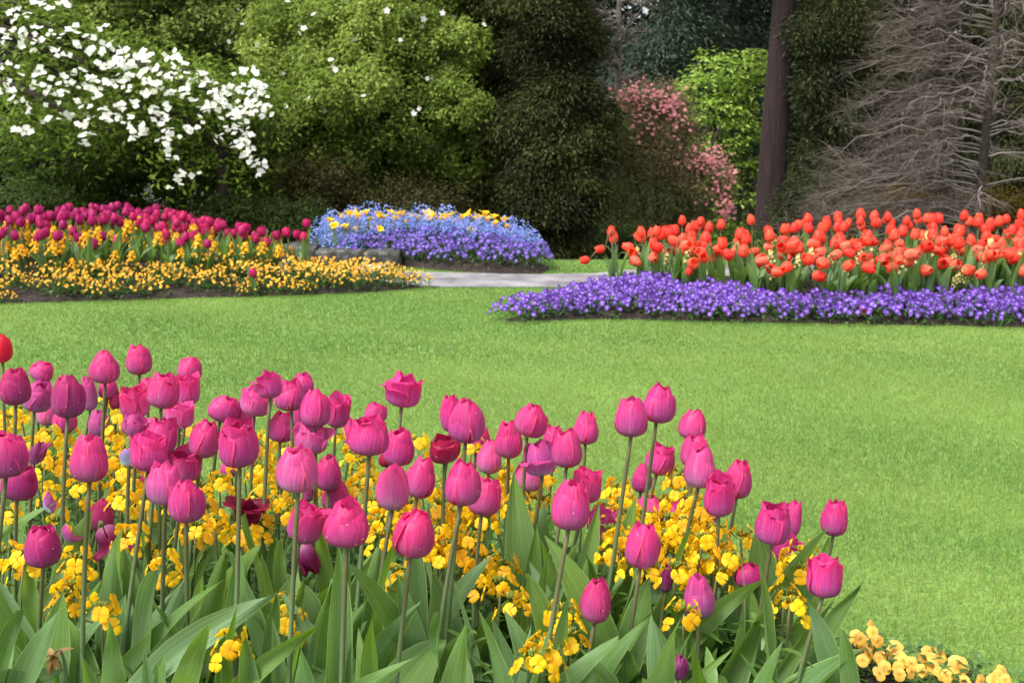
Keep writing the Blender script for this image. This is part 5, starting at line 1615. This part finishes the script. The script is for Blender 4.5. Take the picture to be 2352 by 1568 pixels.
# twiggy grey-brown tree and blue-green firs far behind
def twig_tree(root, base, top, n_br, length, droop, seed, mat, spread_y=.6, bias=-1.0, sub=16, r0=.16, thick=.011, lo=.08, up=.35):
    r = random.Random(seed)
    mb = MB(); mt = MB()
    o = np.array(root.location)
    base, top = np.array(base), np.array(top)
    ax = [base, base + (top - base) * .35 + np.array([r.uniform(-.1, .1), 0, 0]), base + (top - base) * .7, top]
    V, F, uv = tube(bez(ax[0], ax[1], ax[3], 14) - o, np.linspace(r0, .03, 14), 9)
    mt.add(V, F)
    for i in range(n_br):
        k = lo + (1 - lo) * (i + r.random()) / n_br
        p = bez(ax[0], ax[1], ax[3], 101)[int(min(99, k * 100))]
        a = (PI + r.gauss(0, .55)) if r.random() < bias else r.random() * 2 * PI
        ln = length * (1.08 - .62 * k) * r.uniform(.65, 1.1)
        d = np.array([math.cos(a), math.sin(a) * spread_y, 0])
        e = p + d * ln + np.array([0, 0, up * ln * r.uniform(-.1, .8) - droop * ln * .5])
        mid = p + d * ln * .5 + np.array([0, 0, droop * ln * .30 + up * ln * .2])
        c = bez(p, mid, e, 12)
        c[2:-1] += np.array([[r.gauss(0, .03), r.gauss(0, .03), r.gauss(0, .03)] for _ in range(9)])
        V, F, _ = tube(c - o, np.linspace(thick * 1.9, thick * .3, 12), 4)
        mb.add(V, F, np.array((.25, .218, .198)) * r.uniform(.6, 1.35))
        for j in range(sub):
            u = r.uniform(.2, 1.0)
            b = bez(p, mid, e, 61)[int(u * 60)]
            t = unit((e - p)[None])[0]
            sd = np.array([r.gauss(0, .5), r.gauss(0, .5), r.gauss(.05, .35)])
            dv = unit((t * .9 + sd)[None])[0]
            l2 = ln * (.38 - .2 * u) * r.uniform(.6, 1.4)
            q = bez(b, b + dv * l2 * .55 + np.array([0, 0, .05 * l2]), b + dv * l2 + np.array([0, 0, -droop * .35 * l2]), 6)
            V, F, _ = tube(q - o, np.linspace(thick * .6, thick * .2, 6), 3)
            mb.add(V, F, np.array((.20, .166, .145)) * r.uniform(.6, 1.5))
            for _k in range(3):
                b2 = q[r.randrange(1, 5)]
                dv2 = unit((dv + np.array([r.gauss(0, .6), r.gauss(0, .6), r.gauss(0, .45)]))[None])[0]
                V, F, _ = tube(np.array([b2, b2 + dv2 * l2 * .25, b2 + dv2 * l2 * .5 + np.array([0, 0, -.03])]) - o, np.array([.3, .22, .14]) * thick, 3)
                mb.add(V, F, np.array((.16, .128, .108)) * r.uniform(.6, 1.4))
    link('trunk', mt.mesh('trunk', M[mat], True), root)
    link('crown', mb.mesh('crown', M['twigs']), root)

Y = 19.0
b = ground_under(1420, Y)
root = empty('tree', b, 'bare grey-brown twiggy tree behind the dark conifers', 'tree')
twig_tree(root, b, at(1425, -160, Y), 44, 1.1, .2, 71, 'grey_bark', .8, 0.0, 20, .10, .016, .3, .8)
for i, (x, Y, rx, lab) in enumerate([(1530, 30, 130, 'tall blue-green fir between the bare tree and the lime-green maple'), (1650, 33, 120, 'hazy blue-green fir above the lime-green maple'), (1410, 36, 150, 'distant fir behind the bare twiggy tree'), (1740, 38, 110, 'distant fir right behind the red-barked trunk')]):
    root = empty('fir_tree', ground_under(x, Y), lab, 'conifer')
    top = -500
    trunk(root, [([root.location, at(x, top, Y)], .3, .05)])
    lbs = [lobe(x + (17 * k * k) % 40 - 20, 420 - k * 120, rx * (1.05 - .09 * k), 95, Y) for k in range(8)]
    crown(root, lbs, 1150, 42, .30, .15, .034, HAZE_FIR_PAL, 'needles', seed=60 + i, style='spray', core=.25, holes=GAPS)

# pink rhododendron
Y = 14.5
root = empty('rhododendron', ground_under(1530, Y), 'tall brownish-green shrub with pink flowers along its crown', 'shrub')
lb = [lobe(1450, 290, 60, 90, Y), lobe(1540, 310, 80, 80, Y), lobe(1600, 420, 80, 90, Y), lobe(1500, 440, 110, 110, Y), lobe(1520, 230, 50, 40, Y), lobe(1430, 400, 60, 110, Y + .3)]
trunk(root, [([root.location + Vector((dx, 0, 0)), root.location + Vector((dx * 2.5, 0, .8)), root.location + Vector((dx * 5, 0, 1.8))], .035, .012) for dx in (-.12, -.04, .05, .13)], name='stems')
crown(root, clumpy(lb, 7, .28, 9), 2000, 13, .075, .05, .018, [(.13, .095, .055), (.20, .155, .085), (.21, .195, .075), (.16, .22, .055)], 'foliage', seed=81, core=.35)
pk = []
for (x, y, n, sx, sy) in [(1450, 215, 26, 22, 18), (1500, 230, 26, 25, 18), (1545, 235, 24, 16, 18), (1480, 270, 16, 35, 20), (1550, 275, 14, 20, 20), (1620, 360, 34, 24, 14), (1650, 385, 28, 16, 20), (1665, 420, 22, 12, 22), (1670, 470, 26, 10, 20), (1640, 430, 16, 20, 25), (1600, 375, 14, 20, 12), (1660, 490, 12, 10, 12), (1420, 235, 10, 12, 20), (1520, 310, 8, 40, 20)]:
    for _ in range(int(n * 2.4)): pk.append(tuple(at(x + rr_.gauss(0, sx), y + rr_.gauss(0, sy), Y - .42 + rr_.uniform(-.12, .12))))
blossoms(root, np.array(pk), .045, (.66, .27, .28), 'petals', seed=7, petals=5, face=(.2, -.6, .6))

# lime-green maple in tiers
Y = 23.0
root = empty('maple_tree', ground_under(1675, Y), 'lime-green young maple glowing beside the tall red-barked trunk', 'tree')
trunk(root, [([root.location + Vector((dx, 0, 0)), at(1680 + dx * 160, 380, Y), at(1670 + dx * 420, 190, Y)], .05, .015) for dx in (-.12, .02, .16)])
lb = [lobe(1675, 165, 75, 32, Y), lobe(1612, 205, 45, 26, Y), lobe(1715, 215, 40, 30, Y), lobe(1650, 255, 70, 30, Y), lobe(1710, 300, 42, 30, Y), lobe(1645, 330, 70, 26, Y), lobe(1700, 385, 52, 26, Y), lobe(1640, 425, 50, 22, Y), lobe(1705, 470, 45, 24, Y),
      lobe(1655, 520, 50, 22, Y), lobe(1735, 135, 22, 18, Y), lobe(1580, 205, 16, 12, Y), lobe(1640, 125, 30, 14, Y)]
crown(root, lb, 400, 12, .105, .11, .055, LIME_PAL, 'foliage', seed=83, style='tier', core=.1, lump=.3, back=.2)

# tall red-barked trunk with dark drooping boughs
Y = 21.5
bx = at(1770, 520, Y).x
root = empty('redwood_tree', (bx, Y, float(gz(bx, Y))), 'tall straight red-barked trunk with dark drooping boughs', 'tree')
trunk(root, [([Vector((bx - .04, Y, float(gz(bx, Y)))), Vector((bx, Y, 1.0)), Vector((bx + .12, Y, 4.0)), Vector((bx + .3, Y, 13))], .29, .17)], 'redwood_bark', 18)
lb = [lobe(1905, 100, 75, 80, Y), lobe(1885, 195, 60, 55, Y - .2), lobe(1930, 20, 90, 90, Y), lobe(1850, 70, 30, 40, Y - .3), lobe(1890, 440, 75, 65, Y - .6), lobe(1840, 480, 45, 45, Y - .8), lobe(1930, 480, 70, 60, Y - .4), lobe(1900, 350, 50, 50, Y), lobe(1880, -220, 130, 120, Y), lobe(1680, -330, 100, 110, Y), lobe(1920, 270, 60, 50, Y)]
crown(root, clumpy(lb, 7, .34, 15), 1500, 40, .15, .10, .024, FIR_PAL, 'needles', seed=85, style='spray', core=.2, lump=.2)

# dark firs on the right
for i, (x, Y, rx, lab) in enumerate([(1990, 25, 150, 'dark fir behind the left ends of the bare grey branches'), (2170, 27, 150, 'dark fir behind the trunk of the bare grey tree'), (2330, 26, 130, 'dark fir at the far right behind the bare grey tree'), (1900, 29, 110, 'blackish fir just right of the red-barked trunk'), (2520, 25, 160, 'dark fir standing past the edge of the photo')]):
    root = empty('fir_tree', ground_under(x, Y), lab, 'conifer')
    trunk(root, [([root.location, at(x, -600, Y)], .3, .05)])
    lbs = [lobe(x + (23 * k * k) % 60 - 30, 470 - k * 115, rx * (1.05 - .08 * k), 95, Y) for k in range(9)]
    crown(root, clumpy(lbs, 6, .34, 16 + i), 1700, 40, .19, .12, .028, FIR_PAL, 'needles', seed=90 + i, style='spray', core=.25, lump=.25, holes=GAPS)

# bare larch on the right with long level branches
Y = 14.5
b = ground_under(2238, Y)
root = empty('larch_tree', b, 'bare grey tree with long level twiggy branches at the right', 'tree')
twig_tree(root, b, at(2310, -230, Y), 106, 2.35, .34, 77, 'bark', .75, .58, 28, .075, .0062, .10, .24)
# golden shrubs under it
for i, (cx, cy, rx, ry, Y, lab) in enumerate([(2080, 480, 60, 45, 15.5, 'golden-green shrub under the bare grey branches'), (2270, 485, 70, 50, 16.0, 'golden-green shrub behind the foot of the bare grey trunk'), (1990, 520, 30, 25, 15.0, 'small golden shrub peeping over the red tulips'), (2400, 490, 70, 50, 16, 'golden-green shrub at the photo edge beyond the red tulips')]):
    root = empty('shrub', ground_under(cx, Y), lab, 'shrub')
    trunk(root, [([root.location, root.location + Vector((dx, 0, .5))], .02, .008) for dx in (-.2, 0, .2)], name='stems')
    crown(root, [lobe(cx, cy, rx, ry, Y), lobe(cx, 560, rx, 50, Y)], 420, 16, .08, .055, .020, GOLD_PAL, 'foliage', seed=100 + i)
# green undergrowth saplings in the gap under the conifer
for i, (cx, cy, rx, ry, Y, lab, pal) in enumerate([(1400, 490, 50, 70, 17, 'thin fresh-green sapling between the tufted conifer and the pink-flowered shrub', FRESH_PAL), (1700, 560, 60, 40, 19, 'green sapling at the foot of the lime-green maple', FRESH_PAL), (1450, 560, 70, 30, 15.5, 'low dark bush under the pink-flowered shrub', DEEP_PAL)]):
    root = empty('shrub', ground_under(cx, Y), lab, 'shrub')
    trunk(root, [([root.location + Vector((dx, 0, 0)), root.location + Vector((dx * 1.6, 0, 1.0))], .012, .006) for dx in (-.25, -.1, .08, .22)], name='stems')
    crown(root, [lobe(cx, cy, rx, ry, Y), lobe(cx, cy + 50, rx * .8, 50, Y)], 260, 13, .10, .055, .028, [tuple(c * .8 for c in p) for p in pal], 'foliage', seed=110 + i, style='tier')

# the far wood that closes the view
def woods():
    g = np.random.default_rng(21)
    lbs = []
    for k in range(46):
        a = -0.62 + 1.24 * (k + g.uniform(-.3, .3)) / 45
        d = g.uniform(36, 46)
        hgt = g.uniform(9, 15)
        for j in range(4):
            lbs.append((math.tan(a) * d + g.uniform(-.5, .5), d, hgt * (.12 + .25 * j), 2.3 - .25 * j, 1.6, hgt * .17))
    V, F, c, C, D = crown_arrays(lbs, 9000, 12, .55, .55, .20, [(.006, .011, .006), (.014, .022, .012), (.028, .040, .022)], seed=22, style='spray', core=.2, back=.2, holes=GAPS)
    o = link('woods', npmesh('woods', V, F, M['needles'], c))
    tag(o, 'dark far-off conifer wood closing the view behind the garden', 'woods', kind='stuff')
woods()
